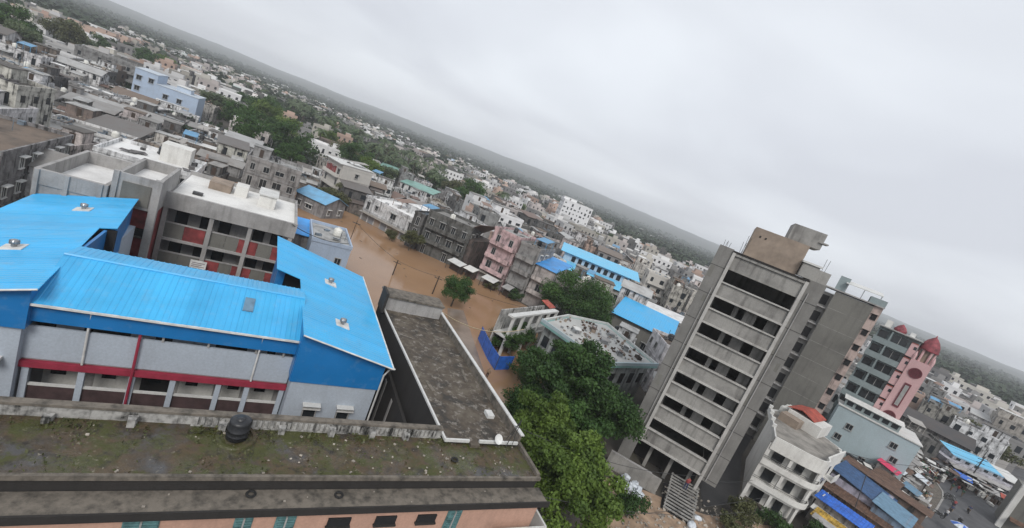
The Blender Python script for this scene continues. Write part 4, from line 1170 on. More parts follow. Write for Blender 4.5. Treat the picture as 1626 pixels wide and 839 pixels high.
    if shop:
        k = 0; xx = -X + .5
        while xx + 2.1 < X:
            MB().box(xx, xx + 1.9, -Y - .06, -Y + .02, .1, 2.4).build('shutter', 'sheet', root, rs.choice([(.35, .33, .3), (.25, .27, .3), (.38, .30, .24), (.2, .2, .2)])); xx += 2.3
        MB().slab([(-X, -Y - 1.3, 2.5), (X, -Y - 1.3, 2.5), (X, -Y, 2.75), (-X, -Y, 2.75)], .07).build('shop_awning', 'sheet', root, (.3, .28, .25))
    # windows
    def wins(L):
        n_ = max(1, int(L / 2.7)); return [(-L / 2 + L * (i + .5) / n_) for i in range(n_)]
    sty = wsty or rs.choice(['grey', 'white', 'bare', 'grey', 'bare'])
    wl_ = []
    for k in range(floors):
        if k == 0 and (shop or lod > 0): continue
        z = k * fh + 1.65
        for xx in wins(w):
            if rs.random() < .22: continue
            tall = rs.random() < .35 or balcony
            wl_.append((xx, -Y, z - (.35 if tall else 0), 0, rs.choice([.8, 1.1, 1.1, 1.7]) if not tall else rs.choice([.9, 1.3]), 2.0 if tall else rs.choice([.9, 1.25, 1.4])))
        for yy in wins(d):
            for s_ in (-1, 1):
                if rs.random() < .7: wl_.append((s_ * X, yy, z, s_ * math.pi / 2, .9, 1.2))
    if lod == 0:
        for (xx, yy, z, r_, ww, hh) in wl_:
            link('window', window_mesh(ww, hh, sty), root, loc=(xx, yy, z), rz=r_)
    else:
        q = MB()
        for (xx, yy, z, r_, ww, hh) in wl_:
            q.obox((xx, yy, z - hh / 2), r_, ww, .12, hh)
        if wl_:
            o_ = q.build('windows', 'dark_glass', root); o_['kind'] = 'stuff'
    HOUSES.append(dict(root=root, wall=wall, floors=floors, roof=roof, roofc=roofc, feats=feats, zone=zone, fixed=label is not None))
    return root
def hl_(xl, yl, rot, w, d):
    """centre of a house whose front-left corner is given"""
    c_, s_ = math.cos(R(rot)), math.sin(R(rot))
    return xl + w / 2 * c_ - d / 2 * s_, yl + w / 2 * s_ + d / 2 * c_, R(rot), w, d

FOOT = []   # occupied circles for the infill
def H(xl, yl, rot, w, d, floors, wall, **k):
    a = hl_(xl, yl, rot, w, d); FOOT.append((a[0], a[1], .5 * max(w, d)))
    return house(*a, floors, wall, **k)

# row across the flooded street
o = H(-43.5, 121.5, -22, 18, 13, 2, 'white', roof='flat', roofc='white', fh=3.2, shop=True, label='long white two storey house with arched upper windows beside the flood', wmat='painted_wall', lod=0, seed=1, name='street_house')
# arched heads above its upper windows
am = MB(); n_ = 9
am.add([(.75 * math.cos(math.pi * i / (n_ - 1)) * r_, yy, .7 * math.sin(math.pi * i / (n_ - 1)) * r_) for yy in (0, -.12) for r_ in (1, .78) for i in range(n_)],
       [(a * n_ + i, a * n_ + i + 1, b_ * n_ + i + 1, b_ * n_ + i) for a, b_ in ((0, 2), (2, 3), (3, 1)) for i in range(n_ - 1)])
ame = am.mesh('window_arch', 'frame_white')
for i in range(6):
    link('window_arch', ame, o, loc=(-9 + 18 * (i + .5) / 6, -6.5, 5.6))
H(-24.0, 112.0, -8, 12, 10, 3, 'dark grey', roof='flat', roofc='grey', fh=3.5, balcony=True, wmat='old_wall', label='blackened three storey old house with grey balconies beside the flood', wsty='grey', seed=2, name='street_house', stair=False)
H(-27.5, 112.6, -14, 3.0, 8, 3, 'dark grey', roof='flat', roofc='dark', fh=3.0, wmat='old_wall', label='slim dark mouldy house squeezed between white and blackened street houses', seed=31, name='street_house', stair=False, tankk=False)
PK = H(-7.0, 108.6, -22, 7.2, 11, 4, 'dusty pink', roof='flat', roofc='pale grey', fh=3.35, balcony=True, wmat='painted_wall', label='peeling dusty pink four storey house with yellow stains by the flood', seed=3, name='street_house', shop=True)
H(.2, 105.8, -22, 5.2, 10, 4, 'grey', roof='flat', roofc='pale grey', fh=3.2, balcony=True, label='narrow grey balcony house right of the peeling pink house', seed=4, name='street_house', wmat='painted_wall')
H(5.4, 104.2, -22, 5.0, 10, 3, 'pale pink', roof='shed', roofc='bright blue', fh=3.3, balcony=True, label='pale balcony house under a bright blue awning roof at the flood corner', seed=5, name='street_house', wmat='painted_wall')
br = thing('brown_shed', 'steep brown sheet roofed shed against the pink house', 'shed', (-11.2, 116, 0), R(-22))
MB().box(-2.6, 2.6, -5, 6, 0, 8.2).build('wall', 'old_wall', br, (.12, .09, .08))
MB().slab([(-3.0, -5.3, 8.2), (2.7, -5.3, 12.6), (2.7, 6.2, 12.6), (-3.0, 6.2, 8.2)], .12).build('roof', 'sheet', br, (.14, .09, .07))
# stalls and half sunk things at the water's edge
for i, (x, y, rz_, w_, lab, mt) in enumerate(((-8.6, 105.8, -25, 3.0, 'cream stall roof at the water edge left of the pink house', 'cream_wall'), (-3.4, 103.6, -24, 3.6, 'wide white stall awning below the pink house', 'white_trim'),
                                      (1.2, 102.6, -24, 2.2, 'small grey stall awning right of the white one', 'grey_concrete'), (-12.4, 106.6, -28, 4.2, 'long pale awning below the blackened house', 'white_trim'))):
    s_ = thing('street_stall', lab, 'stall', (x, y, 0), R(rz_), 'stalls along the flooded street')
    MB().slab([(-w_ / 2, -1.3, 2.3), (w_ / 2, -1.3, 2.3), (w_ / 2, 1.2, 2.9), (-w_ / 2, 1.2, 2.9)], .08).build('awning', mt, s_)
    for sx in (-1, 1):
        MB().box(sx * (w_ / 2 - .1) - .05, sx * (w_ / 2 - .1) + .05, -1.2, -1.1, 0, 2.3).build('post', 'metal_dark', s_)
    MB().box(-w_ / 2 + .2, w_ / 2 - .2, .2, 1.1, 0, 1.5).build('counter', 'wood_dark', s_)

# named mid-distance buildings
H(-65.0, 139.5, -38, 10, 10, 3, 'cream', roof='flat', roofc='white', fh=3.3, balcony=True, label='cream corner house with red upper wall and white balcony by the flood', seed=6, wmat='clean_wall')
o = HOUSES[-1]['root']; MB().box(-4.6, 1.5, -5.08, -5.0, 6.7, 9.2).build('red_wall', 'red_panel', o); MB().box(-5.4, 5.3, -6.2, 5.3, 10.75, 10.95).build('roof_slab', 'white_trim', o)
H(-67.0, 166.5, 6, 13, 10, 2, 'white', roof='flat', roofc='white', fh=2.9, label='low white roofed house behind the cream corner house', seed=7, wmat='clean_wall', lod=1)
H(-57.5, 194, -5, 15, 9, 2, 'white', roof='shed', roofc='green', fh=2.7, label='white house with pale turquoise sheet roof beyond the flood', seed=8, lod=1)
H(-79, 224, 9, 12, 9, 2, 'pale green', roof='shed', roofc='green', fh=2.6, label='pale teal roofed house among the trees', seed=9, lod=1)
H(-102, 196, 12, 17, 10, 2, 'white', roof='flat', roofc='white', fh=3.3, label='white villa with dark openings standing among dense trees', seed=10, wmat='clean_wall', lod=1)
H(-62.5, 97.5, 28, 11, 10, 3, 'grey', roof='flat', roofc='pale grey', fh=2.9, label='grey concrete house with pale roof room behind the school block', seed=11, wmat='painted_wall', stair=True)
H(-55, 107.5, -12, 8.5, 8, 1, 'grey', roof='gable', roofc='sky blue', fh=4.0, label='small shed with blue grey gable roof at the flood edge', seed=12)
H(-28.0, 62.6, 30, 5.6, 10, 2, 'pale blue', roof='flat', roofc='pale grey', fh=4.0, label='light blue house with flat roof just beyond the blue school wing', seed=13, wmat='clean_wall', stair=False, tankk='white')
H(-32.2, 66.2, 30, 3.4, 6, 1, 'grey', roof='shed', roofc='bright blue', fh=7.0, label='narrow blue roofed lean-to beside the light blue house', seed=14)
H(18, 330, 8, 22, 16, 7, 'white', roof='flat', roofc='white', fh=3.1, label='tall white apartment block standing above the far houses', seed=15, wmat='clean_wall', lod=1, stair=True, name='apartment_block')
H(-128, 150, 2, 1, 1, 1, 'grey', label='x') if False else None
# light blue stepped house
LB = thing('light_blue_house', 'light blue stepped three storey house above the dark old roofs', 'house', (-139, 164, 0), R(28))
for x0, x1, h_ in ((-9, -2.5, 12.2), (-2.5, 10, 9.2)):
    MB().box(x0, x1 - .01, -6, 6, 0, h_).build('wall', 'clean_wall', LB, (.40, .49, .62))
    MB().box(x0 - .15, x1 + .15, -6.15, 6.15, h_ + .002, h_ + .25).build('roof_slab', 'white_deck', LB, (.5, .56, .62))
MB().box(2.5, 6.8, -3, 2, 9.25, 11).build('roof_room', 'clean_wall', LB, (.5, .58, .68))
MB().box(2.2, 7.1, -3.3, 2.3, 11, 11.2).build('roof_room_slab', 'frame_white', LB)
for x, z in ((-7.6, 2.4), (-7.6, 5.8), (-7.6, 9.4), (-4.2, 9.6), (.5, 6.0), (4.6, 6.0), (.5, 2.6), (8, 2.6)):
    link('window', window_mesh(1.3, 1.4, 'grey'), LB, loc=(x, -6, z))
FOOT.append((-139, 164, 10))
# big left terrace and white roofed long building
H(-66.5, 39.5, 30, 13, 18, 3, 'grey', roof='flat', roofc='brown', fh=3.0, label='pale grey terrace building at the left edge with brown roof', seed=16, wmat='old_wall', stair=False, tankk='white')
o = H(-60.6, 61.2, 30, 11.8, 11.5, 3, 'white', roof='flat', roofc='white', fh=2.9, label='white roofed building with big white roof box behind the school block', seed=17, wmat='painted_wall', stair=False, tankk='black')
MB().box(0.5, 4.4, -.5, 3.0, 8.8, 11.6).build('roof_box', 'cream_wall', o)
H(-61.5, 50.0, 30, 7.0, 7, 2, 'white', roof='gable', roofc='grey', fh=3.6, label='white gable walled old house left of the white roofs', seed=18, wmat='painted_wall')
# blue roofed market hall
MK = thing('market_hall', 'pale hall with long two tier sky blue sheet roofs beyond the broad tree', 'hall', (24, 140, 0), R(-4))
MB().box(-12, 15, -8, 8, 0, 7.0).build('wall', 'painted_wall', MK, (.42, .40, .36))
vs, fs = corr_sheet((-11, -8.8, 7.0), (17, -8.8, 7.0), (17, -2.5, 8.6), (-11, -2.5, 8.6), .6, .05)
MB().add(vs, fs).build('lower_roof', 'sky_roof', MK)
MB().box(-10, 11, -2.5, 4.5, 7, 11.0).build('clerestory', 'clean_wall', MK, (.42, .55, .66))
for i in range(9):
    MB().box(-7.5 + i * 2.1, -6.3 + i * 2.1, -2.58, -2.5, 8.8, 10.4).build('clerestory_window', 'dark_glass', MK)
vs, fs = corr_sheet((-11.5, -3.6, 11.0), (14, -3.6, 11.0), (14, 5.5, 12.6), (-11.5, 5.5, 12.6), .6, .05)
MB().add(vs, fs).build('upper_roof', 'sky_roof', MK)
vs, fs = corr_sheet((-17, -9.6, 6.6), (-10.2, -9.6, 6.6), (-10.2, 0, 8.6), (-17, 0, 8.6), .6, .05)
MB().add(vs, fs).build('side_roof', 'blue_roof', MK)
MB().box(-16, -12.01, -8, 0, 0, 6.5).build('side_wall', 'painted_wall', MK, (.4, .36, .33))
for i in range(8):
    link('window', window_mesh(1.1, 1.6, 'grey'), MK, loc=(-9.5 + i * 3, -8, 4.6))
FOOT.append((24, 140, 17))
# white awning hall right of market
H(37, 118, -8, 14, 9, 2, 'cream', roof='shed', roofc='white', fh=3.3, label='long cream house with white awning roof behind the blue gable roof', seed=19, wmat='painted_wall')
# blue mono-pitch roof building
BR = thing('blue_roof_house', 'grey house with one bright blue sheet roof left of the grey tower', 'house', (32.5, 100, 0), R(-20))
MB().box(-6.2, 6.2, -5.5, 6.5, 0, 7.4).build('wall', 'tower_plaster', BR)
vs, fs = corr_sheet((-6.8, -6.3, 7.6), (6.8, -6.3, 7.6), (6.8, 7.2, 9.8), (-6.8, 7.2, 9.8), .5, .05)
MB().add(vs, fs).build('roof', 'blue_roof', BR)
for x in (-4.4, -1.2, 2.2, 4.6):
    link('window', window_mesh(1.2, 1.5, 'grey'), BR, loc=(x, -5.5, 3.6))
MB().box(-3.2, -.8, -5.56, -5.48, 4.6, 6.0).build('open_bay', 'painted_shade', BR)
FOOT.append((32.5, 100, 9))
# corner building with turquoise rim
CO = (17.5, 72.5, 0)
CBD = thing('corner_building', 'flat roofed building with turquoise rim and cluttered roof behind the big tree', 'building', CO)
def Cc(): return MB(CO)
cp = [(7.6, 69.0), (17.0, 60.2), (27.8, 70.0), (21.0, 83.6), (12.6, 78.2)]
inner = [(8.4, 69.1), (17.1, 61.2), (26.8, 70.2), (20.7, 82.6), (12.9, 77.5)]
Cc().prism([(8.6, 69.2), (17.1, 61.4), (26.6, 70.3), (20.6, 82.2), (13.1, 77.3)], 0, 7.4).build('wall', 'painted_wall', CBD, (.34, .36, .35))
Cc().prism(cp, 7.4, 7.75).build('roof_slab', 'sheet', CBD, (.20, .38, .36))
Cc().prism(inner, 7.752, 7.82).build('roof_deck', 'white_deck', CBD, (.45, .45, .43))
band(cp[:3], .25, 7.75, 8.25, 'rim', 'iceblue_wall', CBD, Cc)
band(cp[2:] + cp[:1], .25, 7.75, 8.15, 'rim', 'white_trim', CBD, Cc)
for i in range(5):
    t = (i + .5) / 5
    Cc().obox((8.6 + 8.5 * t, 69.2 - 7.8 * t - .0, 4.2), R(-42.5), 1.2, .14, 1.7).build('window', 'dark_glass', CBD)
    Cc().obox((17.1 + 9.5 * t, 61.4 + 8.9 * t, 4.2), R(43), 1.2, .14, 1.7).build('window', 'dark_glass', CBD)
rs = random.Random(8)
for i, (x, y) in enumerate(((13.5, 70), (16, 66.5), (18.5, 70.5), (20.6, 67.5), (22.4, 71.5), (17, 74.5), (20.5, 76), (24.2, 69.6))):
    q = MB()
    q.cur = 0; q.box(-.7, .7, -.45, .45, 0, .5 + .3 * rs.random())
    q.cur = 1; q.slab([(-.9, -.7, .95), (1.0, -.7, .85), (1.0, .6, 1.1), (-.9, .6, 1.2)], .05)
    q.cur = 2; q.tube([(-.8, .6, 0), (-.7, .6, 1.2)], .04, 5); q.tube([(.8, -.6, 0), (.85, -.6, 1.0)], .04, 5)
    o = q.build('roof_clutter', [rs.choice(['wood_dark', 'metal_grey', 'brick_bare']), rs.choice(['white_trim', 'tin_rust', 'grey_concrete']), 'metal_dark'])
    o.location = (x, y, 7.82); o.rotation_euler = (0, 0, rs.uniform(0, 3)); o.scale = (.8, .8, .8)
    tag(o, ['leftmost', 'second', 'third', 'fourth', 'fifth', 'sixth', 'seventh', 'rightmost'][sorted([13.5, 16, 18.5, 20.6, 22.4, 17, 20.5, 24.2]).index(x)] + ' scrap sheet covered junk heap, from left, on the turquoise rimmed roof', 'junk heap', 'junk heaps on the turquoise rimmed roof')
FOOT.append((17.5, 72.5, 12))
# ruined white arcade at its left
RA = thing('white_arcade', 'white ruined two storey arcade beside the flood and the big tree', 'building', (7.2, 74.5, 0), R(60))
for k in range(2):
    z = k * 3.6
    MB().box(-8, 8, -.2, 2.2 if k == 0 else .9, z + 3.3, z + 3.6).build('slab', 'white_trim', RA)
    for i in range(6):
        x = -7.6 + i * 3.0
        MB().box(x, x + .4, -.2, .2, z, z + 3.3).build('pillar', 'white_trim', RA)
        if i < 5 and k: MB().box(x + .4, x + 3.0, -.1, .05, z, z + .8).build('balcony_panel', 'painted_wall', RA, (.5, .5, .48))
MB().box(-8, 8, 2.2, 2.4, 0, 7.2).build('rear_wall', 'old_wall', RA, (.5, .49, .47))
MB().slab([(6, .9, 7.4), (8.4, .9, 7.4), (8.4, 3, 8.0), (6, 3, 8.0)], .1).build('red_sheet', 'red_tile', RA)
FOOT.append((7, 75, 6))
# blue tarpaulin fence by the flood
BF = thing('blue_fence', 'bright blue sheet fence standing in the flooded lane', 'fence', (2.0, 66.5, 0))
for (x0, y0), (x1, y1) in (((-.6, 71.5), (.6, 68.4)), ((.6, 68.4), (1.9, 65.2)), ((1.9, 65.2), (3.4, 62.4)), ((3.4, 62.4), (5.6, 64.6))):
    L = math.hypot(x1 - x0, y1 - y0); q = MB((2.0, 66.5, 0)); q.obox(((x0 + x1) / 2, (y0 + y1) / 2, .1), math.atan2(y1 - y0, x1 - x0), L - .06, .07, 2.3)
    q.build('panel', 'blue_tarp', BF)
    q = MB((2.0, 66.5, 0)); q.box(x0 - .05, x0 + .05, y0 - .05, y0 + .05, 0, 2.5); q.build('post', 'metal_dark', BF)

# ------------------------------------------------------------------ right hand street corner
IB = thing('ice_blue_building', 'pale ice blue windowed wall building behind the white curved house', 'building', (69.5, 86.5, 0), R(-34))
MB().box(0, 13, 0, 10, 0, 9.6).build('wall', 'iceblue_wall', IB)
MB().box(-.2, 13.2, -.2, 10.2, 9.602, 9.8).build('roof_slab', 'white_trim', IB)
q = MB(); q.box(.6, 9.5, .6, 2.2, 9.8, 11.2); q.build('roof_shed', 'sage_wall', IB)
MB().slab([(.2, .2, 11.3), (9.9, .2, 11.3), (9.9, 3.2, 11.7), (.2, 3.2, 11.7)], .08).build('roof_sheet', 'frame_white', IB)
for i in range(6):
    MB().box(.9 + i * 1.45, 1.9 + i * 1.45, .54, .62, 10.2, 11.0).build('roof_window', 'dark_glass', IB)
for x, z in ((3.0, 6.6), (2.2, 3.9), (9.8, 7.4), (10.8, 5.0), (7.0, 2.0)):
    link('window', window_mesh(1.0, 1.0, 'bare'), IB, loc=(x, 0, z))
FOOT.append((76, 86, 10))
SHEDS = [  # x, y, rot, w, d, h, roof slope, roof material, wall material, label
    (58.6, 61.8, 42, 8.0, 6.4, 5.4, .3, 'navy_wall', 'lilac', 'navy blue roofed shed right of the curved white house'),
    (60.0, 57.6, 42, 6.5, 3.6, 5.2, .25, 'steel_blue', 'steel', 'steel blue sheet roofed shed before the navy roof'),
    (63.6, 64.2, 42, 3.2, 10.5, 5.7, .1, 'tin_rust', 'brown', 'long narrow rusty roof between the ice blue wall and blue sheds'),
    (55.4, 57.6, -48, 7.4, 2.6, 4.1, .2, 'tin_rust', 'brown', 'long dark brown sheet roof below the blue sheds'),
    (51.4, 54.6, -48, 5.6, 2.2, 3.8, .2, 'blue_tarp', 'grey', 'stall covered by a vivid blue tarpaulin beside the white house'),
    (49.6, 52.6, -48, 4.4, 1.8, 2.4, .3, 'yellow_tarp', 'grey', 'low stall under a yellow tarpaulin at the bottom edge'),
    (70.4, 70.0, 40, 4.4, 3.2, 3.4, .2, 'white_plastic', 'grey', 'shop with pale pink white awning beside the pavement'),
    (72.5, 73.5, 40, 5.2, 3.2, 3.8, .2, 'tin_rust', 'brown', 'rust roofed shop behind the white awning shop'),
    (77.5, 79.5, 40, 3.6, 2.6, 4.0, .3, 'pink_tarp', 'grey', 'kiosk with vivid pink tarpaulin near the ice blue wall'),
    (81.0, 81.6, 40, 2.6, 2.0, 3.6, .2, 'white_plastic', 'grey', 'small white roofed kiosk right of the pink tarpaulin'),
    (66.8, 66.0, 40, 4.0, 3.6, 3.2, .2, 'grey_concrete', 'grey', 'grey flat roofed shop by the pavement kerb'),
    (62.2, 54.6, 40, 4.5, 3.4, 3.2, .25, 'grey_concrete', 'brown', 'grey roofed stall at the bottom edge left of the kerb'),
    (86.5, 88.0, 40, 5.0, 4.0, 3.8, .15, 'grey_concrete', 'grey', 'grey shop roof at the head of the crowded pavement'),
    (91.5, 97.5, 40, 8.0, 5.0, 4.2, .15, 'white_trim', 'grey', 'pale sheet roofed shop at the far pavement corner'),
    (67.6, 70.6, 40, 3.4, 3.0, 3.6, .25, 'tin_rust', 'brown', 'small rusty roofed shop left of the white awning shop'),
    (74.4, 70.6, 40, 3.0, 1.8, 2.8, .25, 'white_trim', 'grey', 'low white awning stall right at the pavement kerb'),
    (79.6, 76.0, 40, 3.4, 1.8, 2.8, .25, 'steel_blue', 'grey', 'low steel blue awning stall at the kerb'),
    (84.6, 84.4, 40, 3.6, 2.4, 3.4, .25, 'tin_rust', 'brown', 'brown sheet kiosk above the kerb bend'),
    (89.4, 84.6, 40, 3.0, 1.6, 2.6, .25, 'white_plastic', 'grey', 'white sheet kiosk by the kerb bend'),
    (92.4, 91.4, 40, 3.6, 2.4, 3.6, .2, 'grey_concrete', 'grey', 'grey sheet kiosk above the kerb bend'),
    (57.4, 54.0, -48, 5.2, 2.2, 3.0, .2, 'white_trim', 'grey', 'narrow white sheet roof right of the vivid blue tarpaulin'),
    (63.4, 58.4, 40, 3.2, 2.6, 4.2, .25, 'tin_rust', 'brown', 'small brown roof right of the steel blue shed'),
]
for i, (x, y, rot, w_, d_, h_, sl, rm, wk, lab) in enumerate(SHEDS):
    s_ = thing('market_shed', lab, 'shed', (x, y, 0), R(rot), 'sheds and stalls at the right street corner')
    wmt = {'lilac': ('painted_wall', (.42, .40, .48)), 'steel': ('painted_wall', (.20, .27, .36)), 'brown': ('old_wall', (.20, .14, .11)), 'grey': ('old_wall', (.30, .28, .27))}[wk]
    MB().box(-w_ / 2, w_ / 2, -d_ / 2, d_ / 2, 0, h_ - .15).build('wall', wmt[0], s_, wmt[1])
    vs, fs = corr_sheet((-w_ / 2 - .3, -d_ / 2 - .5, h_ - sl), (w_ / 2 + .3, -d_ / 2 - .5, h_ - sl), (w_ / 2 + .3, d_ / 2 + .3, h_ + sl * d_ / 3), (-w_ / 2 - .3, d_ / 2 + .3, h_ + sl * d_ / 3), .35, .04)
    MB().add(vs, fs).build('roof', rm, s_)
    k = 0
    for xx in np.arange(-w_ / 2 + .6, w_ / 2 - .5, 1.5):
        MB().box(xx, xx + .9, -d_ / 2 - .05, -d_ / 2 + .02, .2, 2.1).build('opening', 'painted_shade' if k % 2 else 'wood_dark', s_); k += 1
    MB().slab([(-w_ / 2, -d_ / 2 - 1.1, 2.2), (w_ / 2, -d_ / 2 - 1.1, 2.2), (w_ / 2, -d_ / 2, 2.5), (-w_ / 2, -d_ / 2, 2.5)], .05).build('awning', ['tin_rust', 'white_trim', 'grey_concrete'][i % 3], s_)
    FOOT.append((x, y, max(w_, d_) * .5))
# curved white shop with sky blue roof across the road
SH = thing('curved_shop', 'low white shop with sky blue sheet roof at the bend of the road', 'shop', (122, 107.5, 0), R(-8))
MB().box(-8.5, 9, -4, 4, 0, 3.4).build('wall', 'painted_wall', SH, (.44, .43, .47))
vs, fs = corr_sheet((-6, -2.2, 4.3), (5.2, -2.2, 4.3), (5.2, 3.8, 5.4), (-6, 3.8, 5.4), .5, .05)
MB().add(vs, fs).build('blue_roof', 'sky_roof', SH)
MB().slab([(5.3, -3.0, 4.2), (10.5, -3.0, 4.2), (10.5, 3.8, 5.0), (5.3, 3.8, 5.0)], .1).build('pale_roof', 'white_trim', SH)
MB().box(-6.2, 5.4, -2.1, 3.8, 3.4, 4.4).build('upper_wall', 'painted_wall', SH, (.4, .42, .47))
for i in range(7):
    MB().box(-7.6 + i * 2.3, -6.2 + i * 2.3, -4.08, -3.98, 1.0, 2.8).build('shop_window', 'dark_glass', SH)
for i in range(5):
    MB().box(-5.4 + i * 2.1, -4.5 + i * 2.1, -2.16, -2.08, 3.6, 4.2).build('upper_window', 'dark_glass', SH)
MB().slab([(-8, -6, 2.6), (9, -6, 2.6), (9, -4, 3.0), (-8, -4, 3.0)], .07).build('awning', 'grey_concrete', SH)
for i, (x, y, rm, lab) in enumerate(((112, 99.0, 'blue_tarp', 'stall under a blue tarpaulin at the far kerb'), (116.4, 97.0, 'grey_concrete', 'stall under a grey sheet between blue and red stalls'), (119.6, 95.2, 'red_tile', 'stall under a red awning at the far kerb'))):
    s_ = thing('kerb_stall', lab, 'stall', (x, y, 0), R(-38), 'stalls along the far kerb')
    MB().slab([(-1.7, -1.2, 2.1), (1.7, -1.2, 2.1), (1.7, 1.2, 2.6), (-1.7, 1.2, 2.6)], .06).build('awning', rm, s_)
    for sx in (-1.5, 1.5):
        MB().tube([(sx, -1.1, 0), (sx, -1.1, 2.1)], .04, 5).build('post', 'metal_dark', s_)
    MB().box(-1.4, 1.4, -.4, .5, 0, .9).build('counter', 'wood_dark', s_)
CW = thing('corner_wall', 'grey building corner with a tall white edge pier at the right border', 'building', (104.2, 82.6, 0), R(-42))
MB().box(.5, 12, .3, 10, 0, 8.6).build('wall', 'tower_plaster', CW)
MB().box(-.2, .6, -.2, .6, 0, 9.8).build('white_pier', 'cream_wall', CW)
MB().box(.5, 12, .1, .3, 8.6, 9.2).build('parapet', 'white_trim', CW)
MB().slab([(.8, -1.2, 2.4), (3, -1.2, 2.4), (3, .1, 2.9), (.8, .1, 2.9)], .08).build('awning', 'tin_rust', CW)
DH = thing('dark_roof_hall', 'low hall with big black roof right of the pink tower', 'hall', (128, 128, 0), R(-40))
MB().box(-9, 9, -6, 6, 0, 5.2).build('wall', 'old_wall', DH, (.2, .19, .18))
for s_ in (-1, 1):
    pl = [(-9.6, 0, 7.2), (9.6, 0, 7.2), (9.6, s_ * 6.8, 5.0), (-9.6, s_ * 6.8, 5.0)]
    MB().slab(pl if s_ < 0 else pl[::-1], .12).build('roof_slope', 'sheet', DH, (.045, .043, .042))
FOOT.append((128, 128, 10))
# parasol, blue and white
PA = thing('parasol', 'blue and white street parasol at the bottom right edge', 'parasol', (83.4, 69.6, 0))
for k in range(8):
    a0, a1 = 2 * math.pi * k / 8, 2 * math.pi * (k + 1) / 8
    pr = [(0, 2.5), (.8, 2.35), (1.5, 1.95)]
    q = MB(); vs = []
    for r_, z in pr:
        for t in (0, .5, 1):
            a = a0 + (a1 - a0) * t; vs.append((r_ * math.cos(a), r_ * math.sin(a), z))
    q.add(vs, [(0, 3, 4, 1), (1, 4, 5, 2), (3, 6, 7, 4), (4, 7, 8, 5)])
    q.build('canopy_panel', 'blue_tarp' if k % 2 else 'white_plastic', PA)
MB().tube([(0, 0, 0), (0, 0, 2.55)], .03, 6).build('pole', 'metal_grey', PA)

rs = random.Random(61); mc = MB()
for k in range(1500):
    if k < 1100:
        t = rs.random(); x, y = 64 + 42 * t + rs.gauss(0, 2.6), 63 + 38 * t + rs.gauss(0, 2.0)
        x -= 2.2; y += 2.6
    else:
        x, y = rs.gauss(118, 7), rs.gauss(101, 3.2)
    mc.cur = rs.randrange(7)
    if rs.random() < .7: mc.obox((x, y, .1), rs.uniform(0, 3), rs.uniform(.3, 1.4), rs.uniform(.2, .9), rs.uniform(.2, 1.3))
    else: mc.obox((x, y, rs.uniform(1.5, 2.6)), rs.uniform(0, 3), rs.uniform(.9, 2.4), rs.uniform(.6, 1.5), .06, rs.uniform(-.4, .4))
tag(mc.build('market_goods', ['wood_dark', 'metal_dark', 'white_trim', 'tin_rust', 'grey_concrete', 'rubber', 'cream_wall']), 'jumble of goods, boards and scrap sheets along the market pavement', 'market goods', kind='stuff')
rs = random.Random(62); jk = MB()
for k in range(260):
    x, y = rs.uniform(9, 27), rs.uniform(62, 82)
    if (x - 17.6) ** 2 / 60 + (y - 72) ** 2 / 70 > 1: continue
    jk.cur = rs.randrange(5); jk.obox((x, y, 7.8), rs.uniform(0, 3), rs.uniform(.1, .55), rs.uniform(.1, .4), rs.uniform(.1, .45), rs.uniform(-.3, .3))
tag(jk.build('roof_scrap', ['wood_dark', 'metal_grey', 'tin_rust', 'grey_concrete', 'brick_bare']), 'scattered boards and scrap over the turquoise rimmed roof', 'scrap', kind='stuff')

